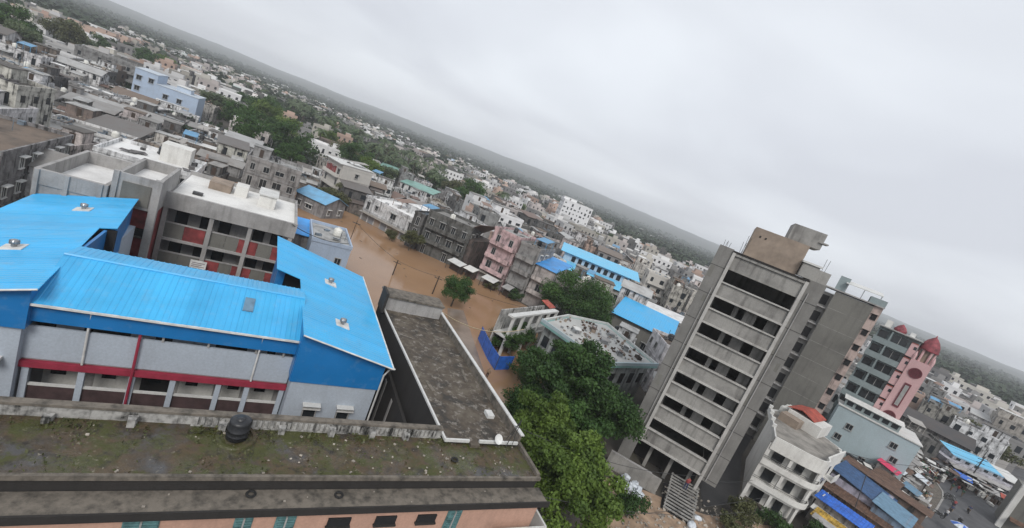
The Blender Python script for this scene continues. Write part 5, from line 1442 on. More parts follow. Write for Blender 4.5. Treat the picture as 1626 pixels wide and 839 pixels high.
# ------------------------------------------------------------------ people and motorbikes
def skin_figure(name, verts, edges, radii, mats_fn):
    me = bpy.data.meshes.new(name); me.from_pydata(verts, edges, []); o = bpy.data.objects.new(name, me); COL.objects.link(o)
    md = o.modifiers.new('s', 'SKIN'); 
    for i, r_ in enumerate(radii):
        me.skin_vertices[0].data[i].radius = (r_, r_)
    me.skin_vertices[0].data[0].use_root = True
    o.modifiers.new('d', 'SUBSURF').levels = 1
    dg = bpy.context.evaluated_depsgraph_get(); e = o.evaluated_get(dg); m2 = bpy.data.meshes.new_from_object(e)
    bpy.data.objects.remove(o); bpy.data.meshes.remove(me)
    return m2
def person_mesh(pose, shirt, trouser):
    if pose == 'stand':
        V = [(0, 0, .95), (0, 0, 1.2), (0, 0, 1.42), (0, 0, 1.53), (0, -.02, 1.66), (.2, 0, 1.4), (.27, .03, 1.12), (.25, -.08, .88), (-.2, 0, 1.4), (-.28, .02, 1.12), (-.26, -.06, .88),
             (.1, 0, .9), (.12, -.06, .5), (.12, .02, .08), (.12, -.14, .04), (-.1, 0, .9), (-.12, .08, .5), (-.12, .16, .08), (-.12, .02, .04)]
    else:
        V = [(0, .1, .85), (0, .04, 1.08), (0, -.02, 1.3), (0, -.03, 1.42), (0, -.06, 1.56), (.2, -.02, 1.27), (.28, -.2, 1.08), (.26, -.45, 1.0), (-.2, -.02, 1.27), (-.28, -.2, 1.08), (-.26, -.45, 1.0),
             (.12, .08, .82), (.2, -.32, .78), (.2, -.2, .36), (.2, -.34, .32), (-.12, .08, .82), (-.2, -.32, .78), (-.2, -.2, .36), (-.2, -.34, .32)]
    E_ = [(0, 1), (1, 2), (2, 3), (3, 4), (2, 5), (5, 6), (6, 7), (2, 8), (8, 9), (9, 10), (0, 11), (11, 12), (12, 13), (13, 14), (0, 15), (15, 16), (16, 17), (17, 18)]
    Rr = [.15, .14, .16, .06, .105, .07, .05, .04, .07, .05, .04, .1, .075, .05, .045, .1, .075, .05, .045]
    me = skin_figure('person', V, E_, Rr, None)
    me.materials.clear()
    for mm_ in ('skin', shirt, trouser, 'rubber'): me.materials.append(M[mm_])
    hip = V[0][2]
    for pl in me.polygons:
        c_ = pl.center; sh_z = V[2][2]
        idx = 0
        if c_.z > sh_z + .2: idx = 3 if (c_.z > V[4][2] + .02 or c_.y > V[4][1] + .05) else 0
        elif c_.z > sh_z + .07: idx = 0
        elif c_.z > hip + .02 and (abs(c_.x) < .24 or c_.z > V[6][2]) and not (pose != 'stand' and c_.y < -.24): idx = 1
        elif c_.z < .1: idx = 3
        elif abs(c_.x) > .2 and c_.z > .8 and pose == 'stand': idx = 0
        else: idx = 2
        pl.material_index = idx; pl.use_smooth = True
    return me
plain('cloth_white', (.5, .5, .5)); plain('cloth_red', (.3, .05, .05)); plain('cloth_navy', (.03, .04, .09)); plain('cloth_tan', (.28, .2, .13)); plain('cloth_green', (.06, .15, .1))
PM = [person_mesh('stand', 'cloth_white', 'cloth_navy'), person_mesh('stand', 'cloth_red', 'cloth_navy'), person_mesh('stand', 'cloth_tan', 'wood_dark'), person_mesh('stand', 'cloth_green', 'cloth_tan')]
PR = [person_mesh('ride', 'cloth_white', 'cloth_navy'), person_mesh('ride', 'cloth_navy', 'cloth_tan'), person_mesh('ride', 'cloth_red', 'cloth_navy')]
SHN = ['white', 'red', 'tan', 'green']
def person(x, y, rz, k, label, z=.03):
    o = link('person', PM[k], None, loc=(x, y, z), rz=rz); tag(o, label, 'person', 'people in the streets'); return o
person(2.6, 58.7, R(160), 2, 'person in tan shirt standing in the wet lane', .16)
person(28.4, 48.6, R(190), 1, 'person in red shirt standing on the concrete steps', 1.35)
for i, (x, y, k, lab) in enumerate(((83.6, 75.6, 0, 'person in white shirt walking near the kerb bend'), (101.5, 94.0, 2, 'person in tan shirt at the far end of the kerb'), (103.2, 96.2, 1, 'person in red shirt at the far end of the kerb'),
                            (98.0, 92.6, 3, 'person in green shirt between the shops and the kerb'), (108.4, 100.4, 0, 'person in white shirt near the blue stall'), (110.2, 103, 2, 'person in tan shirt near the blue stall'),
                            (95.2, 91.4, 1, 'person in red shirt among the pavement shops'), (92.6, 88.4, 0, 'person in white shirt among the pavement shops'), (106.2, 102.6, 3, 'person in green shirt in the middle of the crowd'),
                            (100.6, 98.4, 0, 'person in white shirt at the corner shop'), (114.6, 95.2, 2, 'person in tan shirt before the grey stall'), (104.6, 93.0, 2, 'person in tan shirt walking on the road'))):
    person(x, y, R(40 * i), k, lab, .14 if i in (3, 6, 7, 9) else .03)
rs = random.Random(88)
for i in range(46):
    t = rs.random(); x, y = (96 + 16 * t + rs.gauss(0, 2.2), 92 + 12 * t + rs.gauss(0, 2.4)) if i < 34 else (rs.uniform(70, 92), 0)
    if i >= 34: y = .86 * x + 3.6 + rs.uniform(.8, 3.4)
    k = rs.randrange(4)
    person(x, y, rs.uniform(0, 6), k, 'person in %s shirt standing in the dense market crowd' % SHN[k] if i < 34 else 'person in %s shirt on the pavement between the stalls' % SHN[k], .14)
def bike_parts():
    w_ = MB(); n_ = 14
    for i in range(n_):
        a, a2 = 2 * math.pi * i / n_, 2 * math.pi * (i + 1) / n_
        w_.tube([(0, .27 * math.cos(a), .27 * math.sin(a)), (0, .27 * math.cos(a2), .27 * math.sin(a2))], .05, 5)
    w_.tube([(-.08, 0, 0), (.08, 0, 0)], .05, 6)
    for i in range(5):
        a = 2 * math.pi * i / 5; w_.tube([(0, 0, 0), (0, .25 * math.cos(a), .25 * math.sin(a))], .015, 4)
    b_ = MB(); b_.prism([(-.1, -.45), (.1, -.45), (.13, -.2), (.1, .1), (-.1, .1), (-.13, -.2)], .62, .85); b_.obox((0, -.05, .3), 0, .26, .45, .32); b_.tube([(0, -.4, .8), (0, -.66, .32)], .035, 6); b_.tube([(0, .1, .6), (0, .62, .34)], .035, 6)
    b_.tube([(.12, -.1, .34), (.14, .75, .34)], .045, 6)
    s_ = MB(); s_.prism([(-.11, .05), (.11, .05), (.13, .5), (.09, .72), (-.09, .72), (-.13, .5)], .78, .88)
    h_ = MB(); h_.tube([(-.33, -.38, 1.05), (0, -.46, 1.0), (.33, -.38, 1.05)], .022, 5); h_.tube([(0, -.46, 1.0), (0, -.5, .8)], .03, 5); h_.lathe((0, -.56, .82), [(.09, 0), (.1, .06), (.05, .14)], 8)
    return [('wheel', w_.mesh('wheel', 'rubber'), (0, -.66, .32)), ('wheel', w_.mesh('wheel', 'rubber'), (0, .62, .32)), ('frame', b_.mesh('frame', 'metal_dark'), (0, 0, 0)), ('saddle', s_.mesh('saddle', 'rubber'), (0, 0, 0)), ('handlebar', h_.mesh('handlebar', 'metal_grey'), (0, 0, 0))]
BP = bike_parts()
for i, (x, y, rz, rid, lab) in enumerate(((87.6, 76.2, 135, 0, 'front motorbike of the three riding in line on the road'), (91.7, 79.5, 135, 1, 'middle motorbike of the three riding in line'), (95.4, 82.8, 135, 2, 'last motorbike of the three riding in line'),
                                    (98.9, 83.2, 140, 1, 'motorbike riding alone towards the white pier'), (90.6, 76.4, 150, None, 'parked motorbike near the blue and white parasol'),
                                    (85.4, 75.4, 60, None, 'parked motorbike at the kerb bend'), (99.0, 87.4, 70, None, 'parked motorbike by the upper kerb'), (97.2, 85.6, 60, None, 'parked motorbike lower along the upper kerb'))):
    t_ = thing('motorbike', lab, 'motorbike', (x, y, .03), R(rz), 'motorbikes on the road')
    for nm, me, lc in BP: link(nm, me, t_, loc=lc)
    if rid is not None:
        o = link('person', PR[rid], None, loc=(x, y, .06), rz=R(rz)); tag(o, 'person in %s shirt riding the %s' % (['white', 'navy', 'red'][rid], lab.split(' riding')[0].replace('of the three', 'in the line of three')), 'person', 'people in the streets')

# ------------------------------------------------------------------ trees
def tree(name, label, x, y, rx, rz, th, mat, n_, size, seed, nb=26, rb=None, group=None, tr=.3, z=0):
    t_ = thing(name, label, 'tree', (x, y, z), 0, group)
    blobs = [(b_[0], b_[1], b_[2] + th + rz * .5, b_[3], b_[4]) for b_ in round_crown(seed, rx, rz, nb, rb or rx * .36)]
    link('crown', crown_mesh('crown', blobs, n_, size, mat), t_)
    link('trunk', trunk_mesh(seed, th, tr, rx * .7), t_)
    FOOT.append((x, y, rx * .7))
    return t_
tree('broadleaf_tree', 'large bright green leafy tree at the bottom centre below the terrace', 10.7, 33.6, 4.2, 3.4, 4.6, 'leaf_bright', 30000, .30, 1, 70, .95, tr=.4)
tree('broadleaf_tree', 'yellow green leafy tree at the corner of the grey terrace', 8.6, 40.2, 3.4, 3.0, 5.0, 'leaf_bright', 15000, .30, 2, 40, .8, tr=.3)
tree('broadleaf_tree', 'mid green leafy tree right of the yellow green one', 12.2, 42.6, 3.2, 2.8, 4.2, 'leaf_round', 14000, .30, 12, 36, .85, tr=.3)
tree('broadleaf_tree', 'big dark green tree between the terrace and the turquoise rimmed building', 11.4, 52.0, 5.3, 4.4, 5.2, 'leaf_dark', 26000, .36, 3, 60, 1.1, tr=.4)
tree('broadleaf_tree', 'darker spreading tree left of the grey tower', 16.4, 49.4, 3.8, 3.4, 3.8, 'leaf_dark', 14000, .32, 4, 30, 1.3, tr=.35)
tree('broadleaf_tree', 'dark tree crown against the turquoise rim', 12.0, 58.4, 3.4, 2.8, 4.6, 'leaf_dark', 11000, .34, 13, 26, 1.0, tr=.25)
tree('broadleaf_tree', 'green tree at the foot of the white arcade', 5.6, 72.6, 2.4, 2.0, 2.0, 'leaf_round', 6000, .28, 14, 18, .9, tr=.15)
tree('broadleaf_tree', 'low dark tree beside the flooded lane', 8.0, 49.0, 2.6, 2.2, 2.6, 'leaf_dark', 8000, .3, 6, 20, 1.2, tr=.2)
tree('broadleaf_tree', 'round green tree standing alone in the brown flood water', -7.7, 81.6, 2.8, 2.3, 2.6, 'leaf_round', 9000, .26, 5, 26, 1.0, tr=.18)
tree('broadleaf_tree', 'broad round tree behind the turquoise rimmed building', 17.0, 98.0, 7.6, 4.6, 4.2, 'leaf_round', 22000, .42, 7, 46, 2.0, tr=.4)
tree('broadleaf_tree', 'small scrubby tree behind the blue fence', 5.2, 68.6, 2.0, 1.7, 1.8, 'leaf_dark', 4000, .24, 8, 14, .8, tr=.12)
tree('broadleaf_tree', 'thin scrubby tree hanging over the flood before the white street house', -25.0, 108.6, 2.4, 2.6, 2.0, 'leaf_olive', 3500, .34, 9, 14, 1.0, tr=.15)
tree('broadleaf_tree', 'olive bush tree at the flood corner by the cream house', -52.5, 122, 3.6, 2.6, 2.2, 'leaf_olive', 4500, .42, 10, 16, 1.4, tr=.2)
tree('broadleaf_tree', 'scrubby olive tree at the right border behind the shops', 150, 133, 7, 4.5, 3.5, 'leaf_olive', 8000, .55, 44, 26, 2.2, tr=.3)
for i, (x, y, r_, h_, mt, lab) in enumerate(((7.6, 63.2, 2.2, 1.0, 'leaf_dark', 'scrubby bush at the right end of the blue fence'), (3.2, 70.4, 1.7, 1.0, 'leaf_round', 'green bush in the yard behind the blue fence'), (3.0, 75.2, 1.9, 1.4, 'leaf_olive', 'olive bush at the foot of the white arcade'),
        (7.8, 58.4, 2.4, 1.8, 'leaf_dark', 'dark bush between the flooded lane and the big tree'), (20.4, 41.6, 1.6, .5, 'leaf_dark', 'low bush on the sand below the sack heap'), (36.4, 48.6, 1.9, .6, 'leaf_olive', 'scrub at the bottom edge before the curved white house'), (40.6, 49.6, 1.7, .6, 'leaf_dark', 'dark scrub under the curved white house'),
        (33.6, 46.2, 1.2, .4, 'leaf_olive', 'small dry shrub right of the steps'), (46.5, 51.0, 1.6, .6, 'leaf_dark', 'bush between the white house and the yellow stall'), (-2.4, 103.2, 1.4, .8, 'leaf_olive', 'small bush between the awnings at the flood edge'), (3.6, 101.8, 1.6, .8, 'leaf_dark', 'dark bush at the flood corner'), (-31, 111.4, 1.6, .8, 'leaf_olive', 'creeper bush on the corner of the white street house'))):
    tree('bush', lab, x, y, r_, r_ * .8, h_, mt, 2600, .24, 200 + i, 14, r_ * .38, tr=.08)
# far trees share a few crown shapes
FT = []
for i in range(6):
    mt = ['leaf_dark', 'leaf_round', 'leaf_bright', 'leaf_round', 'leaf_olive', 'leaf_palm'][i]
    bl_ = [(b_[0], b_[1], b_[2] + 6.4, b_[3], b_[4]) for b_ in round_crown(50 + i, 5, 4.0, 26, 1.9)]
    FT.append((crown_mesh('crown', bl_, 4200, .62, mt), trunk_mesh(60 + i, 4.2, .3, 3.4)))
TREES = [(-130, 189, 1.5, 'tree right behind the light blue house'), (-141, 225, 1.7, 'wide tree farther behind the light blue house'), (-118, 196, 1.3, 'tree between the light blue house and the villa'), (-92, 166, 1.7, 'dark tree left of the cream corner house'),
         (-83, 152, 1.1, 'lower tree at the left of the cream corner house'), (-77, 190, 1.6, 'dark tree right of the white villa'), (-68, 182, 1.3, 'dark tree behind the cream corner house'), 
         (-156, 240, 1.5, 'tree left of the wide tree cluster'), (-33, 225, 1.9, 'large tree behind the blackened street house'), (-24, 214, 1.4, 'smaller tree right of the large one behind the street row'), (-44, 236, 1.5, 'tree left of the large one behind the street row'),
         (-50, 205, 1.0, 'small dark tree right of the turquoise roof'), (-70, 212, 1.0, 'small dark tree left of the turquoise roof'), (-178, 262, 1.4, 'olive tree by the open field'), (-120, 250, 1.3, 'tree behind the white villa'),
         (-214, 176, 1.8, 'dark tree at the left border'), (-226, 205, 1.9, 'tree on the left slope below the salmon houses'), (-196, 162, 1.4, 'tree at the left border above the grey sheds'), (-250, 240, 1.6, 'tree among the upper left houses'),
         (-60, 262, 1.2, 'tree beyond the turquoise roof'), (4, 270, 1.3, 'tree left of the tall white block'), (60, 330, 1.4, 'tree right of the tall white block'), (96, 330, 1.2, 'tree near the far pale houses behind the tower'),
         (-152, 206, 1.7, 'tree hard against the right end of the light blue house'), (-112, 172, 1.5, 'front tree of the dark mass right of the light blue house'), (-98, 150, 1.3, 'dark tree left of the grey roof room house'),
         (-122, 214, 1.7, 'crown in the middle of the dark tree mass'), (-164, 262, 1.8, 'tree behind the dark tree mass'),  (-88, 204, 1.6, 'tree behind the left end of the white villa'), (-66, 200, 1.5, 'tree right behind the white villa'),
         (-60, 176, 1.0, 'dark tree above the low white roof'), (-200, 370, 1.5, 'leftmost big crown in the palm belt'), (-168, 345, 1.4, 'second crown from left in the palm belt'), (-140, 330, 1.5, 'middle crown in the palm belt'), (-108, 318, 1.5, 'fourth crown from left in the palm belt'), (-84, 296, 1.4, 'fifth crown from left in the palm belt'), (-62, 276, 1.3, 'rightmost crown in the palm belt'),
         (-240, 262, 1.5, 'tree below the salmon row'), (-262, 300, 1.5, 'tree between the salmon row and the field'), (-272, 200, 1.8, 'tree at the very left border high up'), (46, 300, 1.3, 'tree behind the market roofs'), (78, 280, 1.2, 'tree right behind the market roofs'),
         (-150, 330, 1.3, 'tree at the far field edge'), (-190, 330, 1.3, 'tree left at the far field edge'), (-10, 320, 1.2, 'tree far behind the street row')]
rs = random.Random(77)
for i, (x, y, s_, lab) in enumerate(TREES):
    t_ = thing('broadleaf_tree', lab, 'tree', (x, y, 0), rs.uniform(0, 6), 'trees among the houses'); s_ *= .74; t_.scale = (s_, s_, s_ * rs.uniform(.8, 1.1))
    c_, tm = FT[i % 6 if i > 9 else [1, 2, 1, 0, 3, 0, 2, 1, 3, 4][i]]
    link('crown', c_, t_); link('trunk', tm, t_); FOOT.append((x, y, 4.5 * s_))
# palms
def palm_meshes(seed):
    rs = random.Random(seed); q = MB(); top = Vector((rs.uniform(-1, 1), rs.uniform(-1, 1), 10.5))
    q.tube([(0, 0, -.2), (top.x * .2, top.y * .2, 4), (top.x * .6, top.y * .6, 8), tuple(top)], .24, 7, .14)
    f = MB()
    for i in range(16):
        a = 2 * math.pi * i / 16 + rs.uniform(-.2, .2); el = rs.uniform(-.1, .9); L = rs.uniform(3.2, 4.2); pts = []
        for k in range(7):
            t = k / 6; r_ = L * t * math.cos(el * (1 - .4 * t)); z = L * (math.sin(el) * t - .75 * t * t)
            pts.append(top + Vector((r_ * math.cos(a), r_ * math.sin(a), z)))
        side = Vector((-math.sin(a), math.cos(a), 0))
        for k in range(6):
            w0, w1 = .75 * math.sin(math.pi * (.12 + .8 * k / 6)), .75 * math.sin(math.pi * (.12 + .8 * (k + 1) / 6))
            for s_ in (-1, 1):
                p0, p1 = pts[k], pts[k + 1]
                for u in (0, .5):
                    a0, a1 = p0.lerp(p1, u), p0.lerp(p1, u + .33)
                    f.add([tuple(a0), tuple(a1), tuple(a1 + side * s_ * w1 + Vector((0, 0, -.3 * w1))), tuple(a0 + side * s_ * w0 + Vector((0, 0, -.3 * w0)))], [(0, 1, 2, 3)])
    fm = f.mesh('fronds', 'leaf_palm')
    at_ = fm.attributes.new('tone', 'FLOAT', 'FACE'); at_.data.foreach_set('value', [rs.random() for _ in fm.polygons])
    return fm, q.mesh('trunk', 'bark')
PL = [palm_meshes(s_) for s_ in (1, 2, 3)]
rs = random.Random(5); pc = 0
spots = []
for _ in range(74):
    t = rs.random(); spots.append((-235 + 195 * t + rs.gauss(0, 18), 395 - 130 * t + rs.gauss(0, 20)))
spots += [(-75 + rs.gauss(0, 16), 238 + rs.gauss(0, 12)) for _ in range(14)]
NP = len(spots)
spots += [(-255 + rs.gauss(0, 14), 222 + rs.gauss(0, 14)) for _ in range(7)]
for i, (x, y) in enumerate(spots):
    gname = 'palms of the belt behind the street row' if i < NP else 'palms at the upper left'
    t_ = thing('palm_tree', 'slender coconut palm in the belt behind the flooded street' if i < NP else 'coconut palm in the cluster at the upper left corner', 'palm tree', (x, y, 0), rs.uniform(0, 6), gname)
    s_ = rs.uniform(.9, 1.35); t_.scale = (s_, s_, s_)
    f_, tm = PL[i % 3]; link('fronds', f_, t_); link('trunk', tm, t_); FOOT.append((x, y, 2.5))
# low scrub through the tree belts
tt = rng.random(18000)
kx = np.concatenate([-250 + 212 * tt + rng.normal(0, 30, 18000), rng.normal(-122, 26, 7000), rng.normal(-235, 26, 3000), rng.uniform(-160, 60, 6000)])
ky = np.concatenate([405 - 143 * tt + rng.normal(0, 30, 18000), rng.normal(205, 30, 7000), rng.normal(205, 30, 3000), rng.uniform(260, 420, 6000)])
cl = np.sin(kx * .11) + np.sin(ky * .13 + kx * .05) + .5 * np.sin(kx * .31 + ky * .27)
keep = cl > -.5; kx, ky = kx[keep], ky[keep]
sp_ = np.stack([kx, ky, .5 + 3.2 * rng.random(len(kx)) ** 1.5], 1)
o = link('scrub', leaf_mesh('scrub', sp_, 1.2 + 1.2 * rng.random(len(kx)), 'leaf_far', rng.random(len(kx)), .6, None, .9))
tag(o, 'low green scrub filling the gaps in the tree belts', 'scrub', kind='stuff')

# ------------------------------------------------------------------ infill houses
FIELD = [(-165, 285, 22), (-140, 290, 18), (-75, 285, 22), (-95, 300, 20)]
def blocked(x, y, r_):
    if y < 54 + .0 * x and x > -20: return True
    a = (x * CA + y * SA, -x * SA + y * CA)
    if -20 < a[0] < 22 and a[1] < 70: return True
    if -18 < a[0] < 6 and a[1] < 84: return True
    # flood street corridor
    if -62 < x < 14 and 40 < y < 120 + max(0, (-x - 10) * .12): return True
    if 55 < x and y < .84 * x + 22 and x < 200 and y < 125: return True      # right road corner
    if x > 14 and y < 60: return True
    if 40 < x < 68 and y < 84: return True
    for fx, fy, fr in FOOT:
        if (x - fx) ** 2 + (y - fy) ** 2 < (fr + r_) ** 2 * .8: return True
    for fx, fy, fr in FIELD:
        if (x - fx) ** 2 + (y - fy) ** 2 < fr * fr: return True
    return False
def infov(x, y, h=6):
    v = Vector((x, y, h - CAM_H)); f = v.y * math.cos(PITCH) - v.z * math.sin(PITCH)
    if f < 5: return False
    u_, w_ = v.x / f * FOCAL, (-v.y * math.sin(PITCH) - v.z * math.cos(PITCH)) / f * FOCAL
    px, py = 813 + u_ * math.cos(ROLL) - w_ * math.sin(ROLL), 419.5 + u_ * math.sin(ROLL) + w_ * math.cos(ROLL)
    return -40 < px < 1670 and -40 < py < 880
def belt(x, y):
    ax, ay, bx, by = -250., 405., -38., 262.
    t = max(0, min(1, ((x - ax) * (bx - ax) + (y - ay) * (by - ay)) / ((bx - ax) ** 2 + (by - ay) ** 2)))
    dd = math.hypot(x - ax - t * (bx - ax), y - ay - t * (by - ay))
    return 1.1 * math.exp(-(dd / 46) ** 2)
def veg(x, y):
    """density of green: houses thin out here"""
    k = belt(x, y) + 1.2 * math.exp(-(((x + 122) / 32) ** 2 + ((y - 205) / 40) ** 2)) + .9 * math.exp(-(((x + 235) / 34) ** 2 + ((y - 205) / 40) ** 2)) + .6 * math.exp(-(((x - 20) / 60) ** 2 + ((y - 330) / 60) ** 2)) + math.exp(-(((x + 80) / 20) ** 2 + ((y - 192) / 22) ** 2))
    return k
def zone_of(x, y):
    az = math.degrees(math.atan2(x, y)); dd = math.hypot(x, y)
    if az < -30: return 'behind the school' if dd < 150 else ('on the upper left slope' if dd < 330 else 'at the upper left horizon')
    if az < -12: return 'beyond the cream house' if dd < 260 else 'left of the palm belt'
    if az < 6: return 'behind the flooded street' if dd < 260 else 'beyond the palm belt'
    if az < 24: return 'behind the market hall' if dd < 300 else 'at the wood edge'
    return 'right of the red dome' if dd < 260 else 'at the right horizon'
cands = []
rs = random.Random(2024)
y = 52.0
for gi in range(-54, 66):
    for gj in range(3, 98):
        a, b_ = gi * 10.4 + rs.uniform(-2.2, 2.2), gj * 10.4 + rs.uniform(-2.2, 2.2)
        if gi % 5 == 0 and gj % 2: continue
        x, y = a * CA - b_ * SA, a * SA + b_ * CA
        if y < 40 or not infov(x, y): continue
        dd = math.hypot(x, y); az = math.degrees(math.atan2(x, y))
        if az < -45: lim = 560
        elif az < -26: lim = 880
        elif az < -8: lim = 860
        elif az < 10: lim = 620
        elif az < 28: lim = 470
        else: lim = 420
        if dd > lim * rs.uniform(.8, 1.08): continue
        if rs.random() < min(.97, veg(x, y) * 1.1): continue
        if -8 < az < 28 and dd > 300 and rs.random() < .35: continue
        w_, d_ = rs.choice([rs.uniform(5, 9), rs.uniform(7, 11), rs.uniform(10, 14)]), rs.choice([rs.uniform(5, 9), rs.uniform(7, 11)])
        if blocked(x, y, 3.6): continue
        cands.append((dd, x, y, w_, d_))
cands.sort()
NTH = 240
palL = ['white', 'grey', 'grey', 'dark grey', 'cream', 'pale pink', 'beige', 'white', 'dark grey', 'brown', 'grey', 'white', 'grey', 'brown']
palR = ['white', 'cream', 'pale pink', 'grey', 'white', 'beige', 'grey', 'white', 'salmon', 'dark grey']
vsF, fsF, colF = [], [], []
def far_box(x0, x1, y0, y1, z0, z1, cx, cy, r_, col, top=None):
    ca, sa = math.cos(r_), math.sin(r_); k = len(vsF)
    for z in (z0, z1):
        for u_, v_ in ((x0, y0), (x1, y0), (x1, y1), (x0, y1)):
            vsF.append((cx + u_ * ca - v_ * sa, cy + u_ * sa + v_ * ca, z))
    for f_, c_ in (((4, 5, 6, 7), top or col), ((0, 1, 5, 4), col), ((1, 2, 6, 5), col), ((2, 3, 7, 6), col), ((3, 0, 4, 7), col)):
        fsF.append(tuple(k + i for i in f_)); colF.append(c_)
for i, (dd, x, y, w_, d_) in enumerate(cands):
    az = math.degrees(math.atan2(x, y)); rs = random.Random(i * 31 + 5)
    rot = (30 if az < 8 else -8 if az < 28 else -38) + rs.gauss(0, 7)
    left = az < -8
    wall = rs.choice(palL if left and dd < 260 else palR)
    fl_ = rs.choice([1, 1, 2, 2, 2, 3] if left and (dd < 130 or dd > 190) else [1, 1, 2] if left else [2, 2, 3, 3, 4])
    if -47 < az < -35 and 100 < dd < 205: fl_ = 1
    rt = rs.choices(['flat', 'gable', 'shed'], [.62, .24, .14] if left else [.8, .1, .1])[0]
    if rt == 'flat': rc_ = rs.choice(['white', 'grey', 'grey', 'dark', 'brown', 'pale grey', 'dark'])
    else: rc_ = rs.choices(['grey', 'dark', 'brown', 'rust', 'pale grey', 'bright blue', 'green', 'red'], [4, 5, 4, 1.5, 3.5, .35, .4, .25])[0]
    if i < NTH:
        lod = 0 if dd < 118 else 1 if dd < 230 else 2
        house(x, y, R(rot), w_, d_, fl_, wall, roof=rt, roofc=rc_, seed=i, lod=lod, balcony=(lod < 2 and rs.random() < .3), zone=zone_of(x, y), group='houses ' + zone_of(x, y), fh=rs.uniform(2.8, 3.2), wmat=rs.choice(['painted_wall', 'old_wall', 'old_wall'] if left and dd < 260 else ['painted_wall', 'painted_wall', 'clean_wall', 'old_wall']))
    else:
        c0 = WALLC[wall]; k = rs.uniform(.55, 1.0); c0 = tuple(c_ * k for c_ in c0); kt = rs.uniform(.8, 1.1); tp = tuple(c_ * kt for c_ in ROOFC[rc_]); h_ = fl_ * 3.0; r_ = R(rot)
        far_box(-w_ / 2, w_ / 2, -d_ / 2, d_ / 2, 0, h_, x, y, r_, c0, tp)
        for (x0, x1, y0, y1) in ((-w_ / 2, w_ / 2, -d_ / 2 - .1, -d_ / 2 + .15), (-w_ / 2, w_ / 2, d_ / 2 - .15, d_ / 2 + .1), (-w_ / 2 - .1, -w_ / 2 + .15, -d_ / 2, d_ / 2), (w_ / 2 - .15, w_ / 2 + .1, -d_ / 2, d_ / 2)):
            far_box(x0, x1, y0, y1, h_, h_ + .7, x, y, r_, c0)
        if rs.random() < .6: far_box(0, w_ * .35, 0, d_ * .4, h_, h_ + 2.4, x, y, r_, tuple(c_ * 1.1 for c_ in c0), tp)
        for fk in range(fl_):
            nw_ = int(w_ / 2.6)
            for wi in range(nw_):
                xx = -w_ / 2 + w_ * (wi + .5) / nw_
                far_box(xx - .55, xx + .55, -d_ / 2 - .06, -d_ / 2 + .05, fk * 3 + .9, fk * 3 + 2.3, x, y, r_, (.03, .03, .035))
            far_box(-w_ / 2 - .06, -w_ / 2 + .05, -.6, .6, fk * 3 + .9, fk * 3 + 2.3, x, y, r_, (.03, .03, .035)); far_box(w_ / 2 - .05, w_ / 2 + .06, -.6, .6, fk * 3 + .9, fk * 3 + 2.3, x, y, r_, (.03, .03, .035))
rs = random.Random(99)
for k_ in range(620):
    az_ = rs.uniform(-40, 40); dd_ = rs.choice([rs.uniform(560, 800), rs.gauss(980, 60), rs.gauss(1350, 90)]); x, y = dd_ * math.sin(R(az_)), dd_ * math.cos(R(az_))
    if math.sin(az_ * .55) + math.sin(az_ * 1.7 + dd_ * .004) < .1: continue
    c_ = rs.uniform(.38, .62); far_box(-rs.uniform(4, 9), rs.uniform(4, 9), -5, 5, 0, rs.uniform(3, 9), x, y, rs.uniform(-.5, .7), (c_, c_ * .99, c_ * .97))
print('infill', len(cands))
me = bpy.data.meshes.new('far_town'); me.from_pydata(vsF, [], fsF); me.materials.append(M['far_masonry'])
ca_ = me.color_attributes.new('tint', 'FLOAT_COLOR', 'CORNER')
arr = np.ones((len(me.loops), 4), np.float32); k = 0
arr[:, :3] = np.repeat(np.array(colF, np.float32), 4, 0)
ca_.data.foreach_set('color', arr.ravel())
o = link('far_town', me); tag(o, 'mass of small pale far houses thinning out towards the woods', 'far houses', kind='stuff')
# salmon apartments at the upper left
for i, (x, y) in enumerate(((-318, 300), (-330, 322), (-344, 346), (-358, 372))):
    house(x, y, R(32), 18, 12, 3, 'salmon', roof='flat', roofc='pale grey', seed=400 + i, lod=2, label='%s salmon apartment block of the row at the upper left' % ['nearest', 'second nearest', 'third nearest', 'farthest'][i], group='salmon apartment row', wmat='clean_wall', stair=True)
house(-176, 182, R(38), 26, 9, 3, 'grey', roof='flat', roofc='pale grey', seed=500, lod=1, label='long grey three storey block left of the light blue house', wmat='painted_wall', balcony=True, stair=False)

# labels for the infill houses, told apart by look, place and order from the left
ORD = ['leftmost', 'second', 'third', 'fourth', 'fifth', 'sixth', 'seventh', 'eighth', 'ninth', 'tenth']
def scr_x(o_):
    v = o_.location; f = v.y * math.cos(PITCH) - (5 - CAM_H) * math.sin(PITCH)
    u_, w_ = v.x / f * FOCAL, (-v.y * math.sin(PITCH) - (5 - CAM_H) * math.cos(PITCH)) / f * FOCAL
    return u_ * math.cos(ROLL) - w_ * math.sin(ROLL)
SN = ['', 'one storey', 'two storey', 'three storey', 'four storey']
groups = {}
for hd in HOUSES:
    if hd['fixed']: continue
    rn = {'flat': hd['roofc'] + ' flat roofed', 'gable': hd['roofc'] + ' gable roofed', 'shed': hd['roofc'] + ' sheet roofed'}[hd['roof']]
    ex = (' with ' + hd['feats'][-1]) if hd['feats'] else ''
    base_ = '%s %s %s house' % (hd['wall'], SN[hd['floors']], rn)
    if len((base_ + ex + ' ' + hd['zone']).split()) > 10: ex = ''
    groups.setdefault('%s%s %s' % (base_, ex, hd['zone']), []).append(hd['root'])
